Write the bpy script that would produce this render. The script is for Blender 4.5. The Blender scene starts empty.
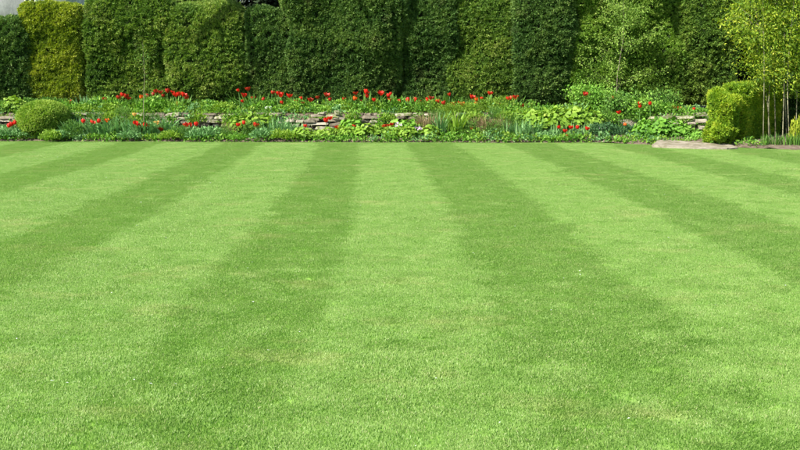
import bpy, bmesh, math, random
import numpy as np
from mathutils import Vector, noise as mnoise

random.seed(7)
rng = np.random.default_rng(7)
S = bpy.context.scene
C = S.collection

# ------------------------------------------------------------------ camera
PITCH = math.radians(8.25)
CAM_H = 1.25
cam_d = bpy.data.cameras.new('camera')
cam_d.sensor_width = 36.0
cam_d.lens = 45.0
cam_d.clip_start = 0.05
cam_d.clip_end = 2000
cam = bpy.data.objects.new('camera', cam_d)
cam.location = (0, 0, CAM_H)
cam.rotation_euler = (math.pi / 2 - PITCH, 0, 0)
C.objects.link(cam)
S.camera = cam

# ------------------------------------------------------------------ sky, sun, exposure
SUN = Vector((-0.68, -0.55, 0.88)).normalized()          # towards the sun
W = bpy.data.worlds.new('World')
S.world = W
W.use_nodes = True
wn = W.node_tree.nodes
wl = W.node_tree.links
wn.clear()
sky = wn.new('ShaderNodeTexSky')
sky.sky_type = 'NISHITA'
sky.sun_disc = False
sky.sun_elevation = math.asin(SUN.z)
sky.sun_rotation = math.atan2(SUN.x, SUN.y)
bg = wn.new('ShaderNodeBackground')
bg.inputs['Strength'].default_value = 0.08
wo = wn.new('ShaderNodeOutputWorld')
wl.new(sky.outputs[0], bg.inputs[0])
wl.new(bg.outputs[0], wo.inputs[0])
sun_d = bpy.data.lights.new('sun', 'SUN')
sun_d.energy = 5.0
sun_d.angle = math.radians(0.53)
sun_d.color = (1.0, 0.95, 0.86)
sun = bpy.data.objects.new('sun', sun_d)
sun.rotation_euler = SUN.to_track_quat('Z', 'Y').to_euler()
sun.location = (-20, -15, 30)
C.objects.link(sun)
S.view_settings.view_transform = 'Standard'
S.view_settings.look = 'None'
S.view_settings.gamma = 1.0
S.view_settings.use_curve_mapping = False
S.view_settings.exposure = 1.22
S.render.resolution_x = 1024
S.render.resolution_y = 576

# ------------------------------------------------------------------ helpers
cp, sp = math.cos(PITCH), math.sin(PITCH)


def ray(px, py):
    u = (px - 400) / 1000.0
    v = (225 - py) / 1000.0
    return u, cp + v * sp, -sp + v * cp


def at(px, py, Y):
    """point seen at a pixel of the 800x450 photograph, at distance Y"""
    d = ray(px, py)
    t = Y / d[1]
    return Vector((d[0] * t, Y, CAM_H + d[2] * t))


def ground(px, py, z=0.0):
    d = ray(px, py)
    t = (z - CAM_H) / d[2]
    return Vector((d[0] * t, d[1] * t, z))


def xw(px, Y):
    return at(px, 100, Y).x


def nz(p, s=1.0, o=0.0):
    return mnoise.noise((p[0] * s + o, p[1] * s + o * 1.7, p[2] * s - o))


def tag(o, label, cat, group=None):
    o['label'] = label
    o['category'] = cat
    if group:
        o['group'] = group
    return o


def link(name, me, parent=None, mat=None):
    o = bpy.data.objects.new(name, me)
    C.objects.link(o)
    if parent:
        o.parent = parent
    if mat and me is not None and not me.materials:
        me.materials.append(mat)
    return o


def empty(name, loc=(0, 0, 0), rz=0.0):
    o = bpy.data.objects.new(name, None)
    o.empty_display_size = 0.2
    o.location = loc
    o.rotation_euler = (0, 0, rz)
    C.objects.link(o)
    return o


def mesh_np(name, V, F, attrs=None, smooth=False):
    """V (n,3); F list of arrays (m,k) of quads / tris"""
    me = bpy.data.meshes.new(name)
    V = np.asarray(V, dtype=np.float32)
    me.vertices.add(len(V))
    me.vertices.foreach_set('co', V.ravel())
    if not isinstance(F, list):
        F = [F]
    loops = np.concatenate([f.ravel() for f in F]).astype(np.int32)
    tot = np.concatenate([np.full(len(f), f.shape[1]) for f in F]).astype(np.int32)
    start = np.concatenate([[0], np.cumsum(tot)[:-1]]).astype(np.int32)
    me.loops.add(len(loops))
    me.loops.foreach_set('vertex_index', loops)
    me.polygons.add(len(tot))
    me.polygons.foreach_set('loop_start', start)
    me.polygons.foreach_set('loop_total', tot)
    if smooth:
        me.polygons.foreach_set('use_smooth', np.ones(len(tot), dtype=bool))
    me.update(calc_edges=True)
    if attrs:
        for k, a in attrs.items():
            at_ = me.attributes.new(k, 'FLOAT', 'POINT')
            at_.data.foreach_set('value', np.asarray(a, dtype=np.float32))
    me.validate()
    return me


def unit(a):
    return a / np.maximum(np.linalg.norm(a, axis=-1, keepdims=True), 1e-9)


# ------------------------------------------------------------------ materials
def new_mat(name):
    m = bpy.data.materials.new(name)
    m.use_nodes = True
    m.node_tree.nodes.clear()
    return m, m.node_tree.nodes, m.node_tree.links


def rgba(c):
    return (c[0], c[1], c[2], 1.0)


def ramp(nodes, stops):
    r = nodes.new('ShaderNodeValToRGB')
    e = r.color_ramp.elements
    while len(e) < len(stops):
        e.new(0.5)
    for i, (p, c) in enumerate(stops):
        e[i].position = p
        e[i].color = rgba(c)
    return r


def leaf_mat(name, stops, patch=None, rough=0.6, trans=0.3, spec=0.2, pscale=2.0, pamt=0.35, brown=0.0):
    """foliage: colour from the 'tint' attribute of each leaf, drifting with place"""
    m, n, l = new_mat(name)
    a = n.new('ShaderNodeAttribute')
    a.attribute_name = 'tint'
    geo = n.new('ShaderNodeNewGeometry')
    no = n.new('ShaderNodeTexNoise')
    no.inputs['Scale'].default_value = pscale
    no.inputs['Detail'].default_value = 4
    l.new(geo.outputs['Position'], no.inputs['Vector'])
    sub = n.new('ShaderNodeMath')
    sub.operation = 'SUBTRACT'
    sub.inputs[1].default_value = 0.5
    l.new(no.outputs[0], sub.inputs[0])
    mul = n.new('ShaderNodeMath')
    mul.operation = 'MULTIPLY_ADD'
    mul.inputs[1].default_value = pamt * 3
    l.new(sub.outputs[0], mul.inputs[0])
    l.new(a.outputs['Fac'], mul.inputs[2])
    r = ramp(n, stops)
    l.new(mul.outputs[0], r.inputs[0])
    if brown > 0:
        nb_ = n.new('ShaderNodeTexNoise')
        nb_.inputs['Scale'].default_value = 1.6
        nb_.inputs['Detail'].default_value = 7
        nb_.inputs['Roughness'].default_value = 0.7
        l.new(geo.outputs['Position'], nb_.inputs['Vector'])
        mrb = n.new('ShaderNodeMapRange')
        mrb.inputs['From Min'].default_value = 0.58
        mrb.inputs['From Max'].default_value = 0.72
        mrb.inputs['To Max'].default_value = brown
        l.new(nb_.outputs[0], mrb.inputs['Value'])
        mb = n.new('ShaderNodeMix')
        mb.data_type = 'RGBA'
        l.new(mrb.outputs[0], mb.inputs['Factor'])
        l.new(r.outputs[0], mb.inputs['A'])
        mb.inputs['B'].default_value = (0.16, 0.13, 0.07, 1)

        class _R:
            outputs = [mb.outputs['Result']]
        r = _R
    p = n.new('ShaderNodeBsdfPrincipled')
    p.inputs['Roughness'].default_value = rough
    p.inputs['Specular IOR Level'].default_value = spec
    l.new(r.outputs[0], p.inputs['Base Color'])
    t = n.new('ShaderNodeBsdfTranslucent')
    hs = n.new('ShaderNodeHueSaturation')
    hs.inputs['Saturation'].default_value = 1.1
    hs.inputs['Value'].default_value = 1.25
    l.new(r.outputs[0], hs.inputs['Color'])
    l.new(hs.outputs[0], t.inputs['Color'])
    mx = n.new('ShaderNodeMixShader')
    mx.inputs[0].default_value = trans
    l.new(p.outputs[0], mx.inputs[1])
    l.new(t.outputs[0], mx.inputs[2])
    o = n.new('ShaderNodeOutputMaterial')
    l.new(mx.outputs[0], o.inputs[0])
    return m


def rock_mat(name, stops, scale=6.0, rough=0.9, bump=0.4, objrand=0.5, rscale=None):
    m, n, l = new_mat(name)
    geo = n.new('ShaderNodeNewGeometry')
    no = n.new('ShaderNodeTexNoise')
    no.inputs['Scale'].default_value = scale
    no.inputs['Detail'].default_value = 8
    no.inputs['Roughness'].default_value = 0.65
    l.new(geo.outputs['Position'], no.inputs['Vector'])
    oi = n.new('ShaderNodeObjectInfo')
    s1 = n.new('ShaderNodeMath')
    s1.operation = 'SUBTRACT'
    s1.inputs[1].default_value = 0.5
    l.new(oi.outputs['Random'], s1.inputs[0])
    m1 = n.new('ShaderNodeMath')
    m1.operation = 'MULTIPLY_ADD'
    m1.inputs[1].default_value = objrand
    l.new(s1.outputs[0], m1.inputs[0])
    l.new(no.outputs[0], m1.inputs[2])
    r = ramp(n, stops)
    l.new(m1.outputs[0], r.inputs[0])
    p = n.new('ShaderNodeBsdfPrincipled')
    p.inputs['Roughness'].default_value = rough
    p.inputs['Specular IOR Level'].default_value = 0.2
    l.new(r.outputs[0], p.inputs['Base Color'])
    n2 = n.new('ShaderNodeTexNoise')
    n2.inputs['Scale'].default_value = scale * 6
    n2.inputs['Detail'].default_value = 6
    l.new(geo.outputs['Position'], n2.inputs['Vector'])
    b = n.new('ShaderNodeBump')
    b.inputs['Strength'].default_value = bump
    b.inputs['Distance'].default_value = 0.02
    l.new(n2.outputs[0], b.inputs['Height'])
    l.new(b.outputs[0], p.inputs['Normal'])
    o = n.new('ShaderNodeOutputMaterial')
    l.new(p.outputs[0], o.inputs[0])
    return m


def flat_mat(name, col, rough=0.6, spec=0.3, trans=0.0, var=0.25, scale=20.0):
    m, n, l = new_mat(name)
    geo = n.new('ShaderNodeNewGeometry')
    no = n.new('ShaderNodeTexNoise')
    no.inputs['Scale'].default_value = scale
    no.inputs['Detail'].default_value = 3
    l.new(geo.outputs['Position'], no.inputs['Vector'])
    r = ramp(n, [(0.3, tuple(c * (1 - var) for c in col)), (0.7, tuple(min(1, c * (1 + var)) for c in col))])
    l.new(no.outputs[0], r.inputs[0])
    p = n.new('ShaderNodeBsdfPrincipled')
    p.inputs['Roughness'].default_value = rough
    p.inputs['Specular IOR Level'].default_value = spec
    l.new(r.outputs[0], p.inputs['Base Color'])
    o = n.new('ShaderNodeOutputMaterial')
    if trans > 0:
        t = n.new('ShaderNodeBsdfTranslucent')
        l.new(r.outputs[0], t.inputs['Color'])
        mx = n.new('ShaderNodeMixShader')
        mx.inputs[0].default_value = trans
        l.new(p.outputs[0], mx.inputs[1])
        l.new(t.outputs[0], mx.inputs[2])
        l.new(mx.outputs[0], o.inputs[0])
    else:
        l.new(p.outputs[0], o.inputs[0])
    return m


M = {}
# yews, one kind of green each
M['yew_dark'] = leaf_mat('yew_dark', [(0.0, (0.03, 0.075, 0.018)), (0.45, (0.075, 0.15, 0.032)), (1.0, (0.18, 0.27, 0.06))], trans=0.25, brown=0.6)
M['yew_mid'] = leaf_mat('yew_mid', [(0.0, (0.045, 0.105, 0.018)), (0.45, (0.125, 0.22, 0.034)), (0.8, (0.22, 0.31, 0.05)), (1.0, (0.30, 0.35, 0.09))], trans=0.25, brown=0.6)
M['yew_gold'] = leaf_mat('yew_gold', [(0.0, (0.07, 0.13, 0.018)), (0.4, (0.19, 0.265, 0.028)), (0.75, (0.31, 0.37, 0.042)), (1.0, (0.42, 0.45, 0.07))], trans=0.3)
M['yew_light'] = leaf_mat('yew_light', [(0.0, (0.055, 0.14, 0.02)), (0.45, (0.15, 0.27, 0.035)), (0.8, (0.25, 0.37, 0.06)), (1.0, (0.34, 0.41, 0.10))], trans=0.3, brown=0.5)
M['sapling'] = leaf_mat('sapling_leaf', [(0.0, (0.09, 0.18, 0.025)), (0.5, (0.18, 0.30, 0.045)), (1.0, (0.33, 0.43, 0.10))], trans=0.3)
M['core'] = flat_mat('hedge_core', (0.014, 0.022, 0.008), rough=0.95, spec=0.05)  # near black: the shade inside the foliage is put into this colour
M['box_green'] = leaf_mat('box_green', [(0.0, (0.09, 0.20, 0.025)), (0.5, (0.215, 0.35, 0.045)), (1.0, (0.37, 0.47, 0.09))], trans=0.3)
M['box_gold'] = leaf_mat('box_gold', [(0.0, (0.07, 0.17, 0.012)), (0.45, (0.19, 0.32, 0.02)), (0.8, (0.33, 0.42, 0.03)), (1.0, (0.46, 0.48, 0.06))], trans=0.25)
M['dark_tree'] = leaf_mat('dark_tree', [(0.0, (0.006, 0.014, 0.005)), (0.6, (0.018, 0.034, 0.012)), (1.0, (0.035, 0.06, 0.02))], trans=0.1)  # greens kept near black, the shade behind the hedge painted in
M['fresh'] = leaf_mat('fresh_leaf', [(0.0, (0.057, 0.160, 0.021)), (0.5, (0.137, 0.308, 0.034)), (1.0, (0.274, 0.456, 0.080))], trans=0.3, pamt=0.45)
M['lime'] = leaf_mat('lime_leaf', [(0.0, (0.08, 0.17, 0.018)), (0.5, (0.19, 0.33, 0.035)), (1.0, (0.33, 0.45, 0.08))], trans=0.3, pamt=0.2)
M['mid'] = leaf_mat('mid_leaf', [(0.0, (0.040, 0.114, 0.021)), (0.5, (0.097, 0.217, 0.034)), (1.0, (0.182, 0.319, 0.057))], trans=0.28, pamt=0.2)
M['blue'] = leaf_mat('glaucous_leaf', [(0.0, (0.063, 0.171, 0.051)), (0.5, (0.148, 0.308, 0.097)), (1.0, (0.308, 0.479, 0.205))], trans=0.2, pamt=0.2, rough=0.55)
M['deep'] = leaf_mat('deep_leaf', [(0.0, (0.02, 0.06, 0.02)), (0.5, (0.05, 0.13, 0.045)), (1.0, (0.11, 0.22, 0.08))], trans=0.2, pamt=0.2)
M['straw'] = leaf_mat('dry_stem', [(0.0, (0.12, 0.12, 0.04)), (0.5, (0.27, 0.21, 0.10)), (1.0, (0.42, 0.31, 0.19))], trans=0.25, pamt=0.3)
M['bamboo_leaf'] = leaf_mat('bamboo_leaf', [(0.0, (0.07, 0.15, 0.012)), (0.45, (0.20, 0.30, 0.025)), (0.8, (0.36, 0.42, 0.035)), (1.0, (0.50, 0.52, 0.07))], trans=0.35, pamt=0.25)
M['cane'] = flat_mat('bamboo_cane', (0.17, 0.16, 0.10), rough=0.5, var=0.75, scale=5)
M['bark'] = rock_mat('bark', [(0.3, (0.05, 0.04, 0.03)), (0.7, (0.15, 0.12, 0.09))], scale=12, objrand=0.2)
M['pale_bark'] = rock_mat('pale_bark', [(0.3, (0.14, 0.12, 0.08)), (0.7, (0.30, 0.26, 0.19))], scale=20, objrand=0.2)
M['soil'] = rock_mat('soil', [(0.25, (0.06, 0.04, 0.028)), (0.55, (0.135, 0.105, 0.075)), (0.8, (0.25, 0.205, 0.155))], scale=9, objrand=0.0, bump=0.8)
M['stone'] = rock_mat('wall_stone', [(0.1, (0.10, 0.085, 0.06)), (0.38, (0.20, 0.17, 0.125)), (0.6, (0.33, 0.29, 0.225)), (0.72, (0.36, 0.33, 0.26)), (0.85, (0.14, 0.16, 0.06))], scale=11, objrand=0.7)
M['slab'] = rock_mat('slab_stone', [(0.32, (0.09, 0.085, 0.03)), (0.42, (0.17, 0.15, 0.10)), (0.55, (0.25, 0.22, 0.17)), (0.72, (0.33, 0.29, 0.235))], scale=4.0, objrand=0.0)
M['house_stone'] = rock_mat('house_stone', [(0.3, (0.20, 0.20, 0.20)), (0.7, (0.40, 0.40, 0.395))], scale=1.6, objrand=0.0)
M['roof'] = rock_mat('roof_slate', [(0.3, (0.08, 0.08, 0.085)), (0.7, (0.16, 0.15, 0.15))], scale=2.5, objrand=0.0)
M['white_paint'] = flat_mat('white_paint', (0.7, 0.7, 0.68), rough=0.5, var=0.05)
M['red'] = flat_mat('tulip_red', (0.66, 0.028, 0.014), rough=0.45, trans=0.35, var=0.3, scale=60)
M['dark_red'] = flat_mat('tulip_dark_red', (0.40, 0.03, 0.012), rough=0.45, trans=0.3, var=0.35, scale=60)
M['orange'] = flat_mat('tulip_orange', (0.75, 0.13, 0.015), rough=0.45, trans=0.35, var=0.4, scale=50)
M['yellow'] = flat_mat('tulip_yellow', (0.75, 0.45, 0.12), rough=0.45, trans=0.35, var=0.2, scale=50)
M['lilac'] = flat_mat('lilac_petal', (0.52, 0.33, 0.55), rough=0.5, trans=0.3, var=0.2, scale=50)
M['white'] = flat_mat('white_petal', (0.72, 0.74, 0.72), rough=0.5, trans=0.3, var=0.1, scale=50)
M['stem'] = flat_mat('flower_stem', (0.12, 0.25, 0.06), rough=0.5, trans=0.1)
m, n, l = new_mat('window_glass')
p = n.new('ShaderNodeBsdfPrincipled')
p.inputs['Base Color'].default_value = (0.015, 0.018, 0.02, 1)
p.inputs['Roughness'].default_value = 0.06
o = n.new('ShaderNodeOutputMaterial')
l.new(p.outputs[0], o.inputs[0])
M['glass'] = m


def grass_mat(name, blades):
    m, n, l = new_mat(name)
    geo = n.new('ShaderNodeNewGeometry')

    def noise(scale, detail=3, rough=0.55, stretch=None):
        no = n.new('ShaderNodeTexNoise')
        no.inputs['Scale'].default_value = scale
        no.inputs['Detail'].default_value = detail
        no.inputs['Roughness'].default_value = rough
        if stretch:
            mp = n.new('ShaderNodeMapping')
            mp.inputs['Scale'].default_value = stretch
            l.new(geo.outputs['Position'], mp.inputs['Vector'])
            l.new(mp.outputs[0], no.inputs['Vector'])
        else:
            l.new(geo.outputs['Position'], no.inputs['Vector'])
        return no
    a = n.new('ShaderNodeAttribute')
    a.attribute_name = 'tint'
    big = noise(3.5, 6, 0.65)
    # green: blade tint + patches
    sub = n.new('ShaderNodeMath')
    sub.operation = 'MULTIPLY_ADD'
    sub.inputs[1].default_value = 1.0
    sub.inputs[2].default_value = -0.5
    l.new(big.outputs[0], sub.inputs[0])
    add = n.new('ShaderNodeMath')
    add.operation = 'ADD'
    l.new(sub.outputs[0], add.inputs[0])
    if blades:
        l.new(a.outputs['Fac'], add.inputs[1])
        r = ramp(n, [(0.0, (0.16, 0.32, 0.048)), (0.5, (0.26, 0.405, 0.10)), (0.9, (0.345, 0.47, 0.155)), (1.0, (0.45, 0.485, 0.23))])
    else:
        add.inputs[1].default_value = 0.4
        r = ramp(n, [(0.0, (0.12, 0.25, 0.03)), (0.5, (0.18, 0.32, 0.05)), (1.0, (0.25, 0.36, 0.08))])
    l.new(add.outputs[0], r.inputs[0])
    dry = noise(1.1, 8, 0.72, (1.0, 1.4, 1.0))
    mr = n.new('ShaderNodeMapRange')
    mr.inputs['From Min'].default_value = 0.54
    mr.inputs['From Max'].default_value = 0.72
    mr.inputs['To Max'].default_value = 0.5
    l.new(dry.outputs[0], mr.inputs['Value'])
    mix = n.new('ShaderNodeMix')
    mix.data_type = 'RGBA'
    l.new(mr.outputs[0], mix.inputs['Factor'])
    l.new(r.outputs[0], mix.inputs['A'])
    mix.inputs['B'].default_value = (0.50, 0.47, 0.22, 1)
    pr = n.new('ShaderNodeBsdfPrincipled')
    pr.inputs['Roughness'].default_value = 0.42
    pr.inputs['Specular IOR Level'].default_value = 0.25
    l.new(mix.outputs['Result'], pr.inputs['Base Color'])
    o = n.new('ShaderNodeOutputMaterial')
    if blades:
        t = n.new('ShaderNodeBsdfTranslucent')
        tm = n.new('ShaderNodeMix')                # light through a blade comes out a purer green
        tm.data_type = 'RGBA'
        tm.blend_type = 'MULTIPLY'
        tm.inputs['Factor'].default_value = 1.0
        l.new(mix.outputs['Result'], tm.inputs['A'])
        tm.inputs['B'].default_value = (0.95, 1.13, 0.62, 1)
        l.new(tm.outputs['Result'], t.inputs['Color'])
        mx = n.new('ShaderNodeMixShader')
        mx.inputs[0].default_value = 0.50
        l.new(pr.outputs[0], mx.inputs[1])
        l.new(t.outputs[0], mx.inputs[2])
        l.new(mx.outputs[0], o.inputs[0])
    else:
        pr.inputs['Roughness'].default_value = 0.95
        l.new(pr.outputs[0], o.inputs[0])
    return m


M['grass'] = grass_mat('grass_blade', True)
M['thatch'] = grass_mat('grass_thatch', False)

# ------------------------------------------------------------------ generic geometry


def tube(pts, radii, seg=6):
    """verts, quads of a tapered tube along a polyline"""
    pts = np.array([tuple(p) for p in pts], dtype=float)
    k = len(pts)
    tang = np.gradient(pts, axis=0)
    tang = unit(tang)
    ref = np.array([0.31, 0.95, 0.1])
    s1 = unit(np.cross(tang, ref))
    s2 = np.cross(tang, s1)
    ang = np.linspace(0, 2 * math.pi, seg, endpoint=False)
    ring = (np.cos(ang)[None, :, None] * s1[:, None, :] + np.sin(ang)[None, :, None] * s2[:, None, :])
    V = (pts[:, None, :] + ring * np.array(radii)[:, None, None]).reshape(-1, 3)
    F = []
    for i in range(k - 1):
        for j in range(seg):
            a = i * seg + j
            b = i * seg + (j + 1) % seg
            F.append((a, b, b + seg, a + seg))
    return V, np.array(F)


def join(parts):
    V, F, off = [], [], 0
    for v, f in parts:
        V.append(v)
        F.append(f + off)
        off += len(v)
    return np.concatenate(V), np.concatenate(F)


def cube_grid(nn):
    """directions on a cube surface, faces as quads"""
    g = np.linspace(-1, 1, nn + 1)
    A, B = np.meshgrid(g, g, indexing='ij')
    A, B = A.ravel(), B.ravel()
    one = np.ones_like(A)
    sides = [(one, A, B), (-one, B, A), (B, one, A), (A, -one, B), (A, B, one), (B, A, -one)]
    V, F = [], []
    q = []
    for i in range(nn):
        for j in range(nn):
            a = i * (nn + 1) + j
            q.append((a, a + nn + 1, a + nn + 2, a + 1))
    q = np.array(q)
    for k, s in enumerate(sides):
        V.append(np.stack(s, 1))
        F.append(q + k * (nn + 1) ** 2)
    return np.concatenate(V), np.concatenate(F)


def solid(center, half, n=4.0, lump=0.1, lscale=1.2, fine=0.04, fscale=4.0, nn=20, seed=0.0, deform=None):
    """rounded clipped mass: a superquadric with lumps"""
    D, F = cube_grid(nn)
    D = np.sign(D) * np.abs(D) ** 0.9
    r = (np.abs(D) ** n).sum(1) ** (-1.0 / n)
    P = D * r[:, None]
    nrm = unit(np.sign(P) * np.abs(P) ** (n - 1) / np.array(half))
    P = P * np.array(half)
    if deform:
        P = deform(P, half)
    P = P + np.array(center)
    a = np.array([nz(p, lscale, seed) * lump + nz(p, fscale, seed + 9) * fine for p in P])
    P = P + nrm * a[:, None]
    return P, F


def sample(P, F, dens, keep=None):
    """random points + normals on a quad mesh, dens per square metre"""
    a, b, c, d = (P[F[:, i]] for i in range(4))
    nr = np.cross(c - a, d - b)
    area = 0.5 * np.linalg.norm(nr, axis=1)
    nr = unit(nr)
    cen = (a + b + c + d) / 4
    w = area.copy()
    if keep is not None:
        w *= keep(cen, nr)
    N = int(w.sum() * dens)
    if N < 1:
        return np.zeros((0, 3)), np.zeros((0, 3))
    idx = rng.choice(len(F), N, p=w / w.sum())
    u, v = rng.random((2, N, 1))
    p = (a[idx] * (1 - u) + b[idx] * u) * (1 - v) + (d[idx] * (1 - u) + c[idx] * u) * v
    return p, nr[idx]


def leaves(pts, dirs, L, wd, tint, spread=0.5, per=3, fold=0.0, tri=False):
    """diamond leaflets, 'per' at each point, fanned about dirs -> V, F, tint"""
    N = len(pts)
    pts = np.repeat(pts, per, 0)
    d = unit(np.repeat(dirs, per, 0) + rng.normal(0, spread, (N * per, 3)))
    ln = np.repeat(np.broadcast_to(np.asarray(L, float), (N,)), per) * rng.uniform(0.65, 1.25, N * per)
    w = ln * wd * rng.uniform(0.8, 1.2, N * per)
    s = unit(np.cross(d, rng.normal(0, 1, (N * per, 3))))
    nn = np.cross(s, d)
    o = rng.normal(0, 0.12, (N * per, 3)) * ln[:, None]
    base = pts + o
    if tri:
        V = np.stack([base - s * w[:, None], base + s * w[:, None], base + d * ln[:, None]], 1).reshape(-1, 3)
        t = np.repeat(np.repeat(tint, per) + rng.normal(0, 0.08, N * per), 3)
        return V, np.arange(len(V)).reshape(-1, 3), t
    mid = base + d * (ln * 0.45)[:, None]
    q = np.stack([base, mid + s * w[:, None] + nn * (fold * ln)[:, None], base + d * ln[:, None], mid - s * w[:, None] + nn * (fold * ln)[:, None]], 1)
    V = q.reshape(-1, 3)
    F = np.arange(len(V)).reshape(-1, 4)
    t = np.repeat(np.repeat(tint, per) + rng.normal(0, 0.08, N * per), 4)
    return V, F, t


# ------------------------------------------------------------------ the ground
def lawn_edge(x):
    e = [(-12.0, 20.6), (-8.2, 20.55), (0.0, 20.1), (4.0, 20.0), (5.45, 19.1), (6.6, 18.25), (7.4, 17.9), (12.0, 17.6)]
    return float(np.interp(x, [q[0] for q in e], [q[1] for q in e])) + 0.04 * math.sin(x * 2.3) + 0.03 * math.sin(x * 5.1 + 1)


me = mesh_np('lawn', [(-300, -300, 0), (300, -300, 0), (300, 300, 0), (-300, 300, 0)], np.array([[0, 1, 2, 3]]))
lawn = link('lawn', me, None, M['thatch'])
lawn['kind'] = 'structure'

WALL_Y = 21.35


def wall_y(x):
    return WALL_Y + 0.10 * math.sin(x * 0.7 + 0.6) + 0.05 * math.sin(x * 1.9)


TERR = 0.56


def strip(name, xs, y0, y1, z, ny=10, bump=0.03, mat='soil', seed=3.0):
    V, F = [], []
    for i, x in enumerate(xs):
        for j in range(ny + 1):
            f = j / ny
            y = y0(x) * (1 - f) + y1(x) * f
            V.append((x, y, z(x, f) + bump * nz((x, y, 0), 3.0, seed) + 0.5 * bump * nz((x, y, 0), 9.0, seed)))
    for i in range(len(xs) - 1):
        for j in range(ny):
            a = i * (ny + 1) + j
            F.append((a, a + ny + 1, a + ny + 2, a + 1))
    return link(name, mesh_np(name, V, np.array(F), smooth=True), None, M[mat])


xs = np.arange(-12, 12.01, 0.12)
o = strip('flower_bed', xs, lawn_edge, lambda x: WALL_Y + 0.3, lambda x, f: 0.012 + 0.07 * min(1, f * 6) + 0.14 * f, seed=3.0, bump=0.035)
o['kind'] = 'structure'
o = strip('terrace', xs, lambda x: wall_y(x) + 0.06, lambda x: 27.0, lambda x, f: 0.05 if f == 0 else TERR - 0.03 + 0.03 * min(1, f * 12), ny=40, seed=5.0)
o['kind'] = 'structure'

# ------------------------------------------------------------------ grass (stuff): leaning blades, rolled into stripes
EDGES = [-9.1, -8.15, -7.2, -6.25, -5.2, -4.3, -3.1, -2.3, -1.2, -0.42, 0.5, 1.45, 2.45, 3.4, 4.35, 5.15, 6.1, 7.05, 8.0]


def stripe(x, y):
    """+1 where the mower went away from the camera, -1 where it came back"""
    xs_ = x + 0.36 * (np.maximum(y - 7, 0) / 12.0) ** 1.5 + 0.012 * np.sin(y * 1.1) + 0.008 * np.sin(y * 2.7 + x) + rng.normal(0, 0.012, np.shape(x))
    k = np.searchsorted(EDGES, xs_)
    return np.where(k % 2 == 0, 1.0, -1.0), k


def make_tuft(name, seed, nb=560, R=0.085):
    r = np.random.default_rng(seed)
    ang = r.uniform(0, 2 * math.pi, nb)
    rad = R * np.sqrt(r.random(nb))
    base = np.stack([rad * np.cos(ang), rad * np.sin(ang), np.zeros(nb)], 1)
    ln = r.uniform(0.009, 0.018, nb)
    w = r.uniform(0.0008, 0.0014, nb)
    lean = np.stack([r.normal(0, 0.42, nb), r.normal(0.36, 0.40, nb), np.ones(nb)], 1)
    d = unit(lean)
    side = unit(np.cross(d, r.normal(0, 1, (nb, 3)) * np.array([0.4, 1, 1])))
    tip = base + d * ln[:, None] - np.array([0, 0, 1]) * (ln * 0.12)[:, None]
    midp = base + d * (ln * 0.5)[:, None] + np.array([0, 0, 1]) * (ln * 0.06)[:, None]
    V = np.stack([base - side * w[:, None], base + side * w[:, None], midp + side * w[:, None], midp - side * w[:, None], tip], 1).reshape(-1, 3)
    i = np.arange(nb)[:, None] * 5
    Q = i + np.array([[0, 1, 2, 3]])
    T = i + np.array([[3, 2, 4]])
    t = np.repeat(np.clip(r.normal(0.45, 0.13, nb), 0.02, 0.98), 5)
    dry = np.repeat(r.random(nb) < 0.05, 5)
    t[dry] = 1.0
    me = mesh_np(name, V, [Q, T], {'tint': t})
    me.materials.append(M['grass'])
    return me


tufts = bpy.data.collections.new('grass_tufts')
for i in range(6):
    to = bpy.data.objects.new('grass_tuft', make_tuft('grass_tuft', 100 + i))
    tufts.objects.link(to)

pts = []
area_x = 12.0
GS = 0.085
gxx, gyy = np.meshgrid(np.arange(-12, 12, GS), np.arange(1.0, 20.7, GS))
gx = gxx.ravel() + rng.uniform(-0.5, 0.5, gxx.size) * GS
gy = gyy.ravel() + rng.uniform(-0.5, 0.5, gxx.size) * GS
ok = np.abs(gx) < 0.42 * gy + 1.6
le = np.array([lawn_edge(x) for x in gx])
ok &= gy < le + 0.03
gx, gy = gx[ok], gy[ok]
st, kk = stripe(gx, gy)
# the nearest ground was walked and turned on: lean is mixed there
mixed = rng.random(len(gx)) < np.interp(gy, [2.5, 4.2, 6.0, 7.5], [0.5, 0.44, 0.24, 0.06])
st = np.where(mixed, np.where(rng.random(len(gx)) < 0.5, 1.0, -1.0), st)
rz = np.where(st > 0, 0.0, math.pi) + rng.normal(0, 0.22, len(gx))
head = gy > np.array([lawn_edge(x) for x in gx]) - 0.30
rz = np.where(head, math.pi / 2 + rng.normal(0, 0.8, len(gx)), rz)
gz = np.zeros(len(gx)) + 0.0005
pn = np.array([mnoise.noise((a * 1.9, b * 1.9, 4.4)) + 0.5 * mnoise.noise((a * 5.3, b * 5.3, 1.4)) for a, b in zip(gx, gy)])
scl = rng.uniform(0.85, 1.2, len(gx)) * (1.0 + 0.3 * np.clip((pn - 0.22) / 0.3, 0, 1))
gm = bpy.data.meshes.new('grass')
gm.vertices.add(len(gx))
gm.vertices.foreach_set('co', np.stack([gx, gy, gz], 1).astype(np.float32).ravel())
for nm, arr in (('rz', rz), ('scl', scl)):
    a_ = gm.attributes.new(nm, 'FLOAT', 'POINT')
    a_.data.foreach_set('value', arr.astype(np.float32))
a_ = gm.attributes.new('pick', 'INT', 'POINT')
a_.data.foreach_set('value', rng.integers(0, 6, len(gx)).astype(np.int32))
gm.materials.append(M['grass'])
grass = link('grass', gm)
grass['kind'] = 'stuff'
tag(grass, 'short green mown grass rolled into light and dark stripes', 'grass')
ng = bpy.data.node_groups.new('grass_nodes', 'GeometryNodeTree')
ng.interface.new_socket('Geometry', in_out='INPUT', socket_type='NodeSocketGeometry')
ng.interface.new_socket('Geometry', in_out='OUTPUT', socket_type='NodeSocketGeometry')
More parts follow.
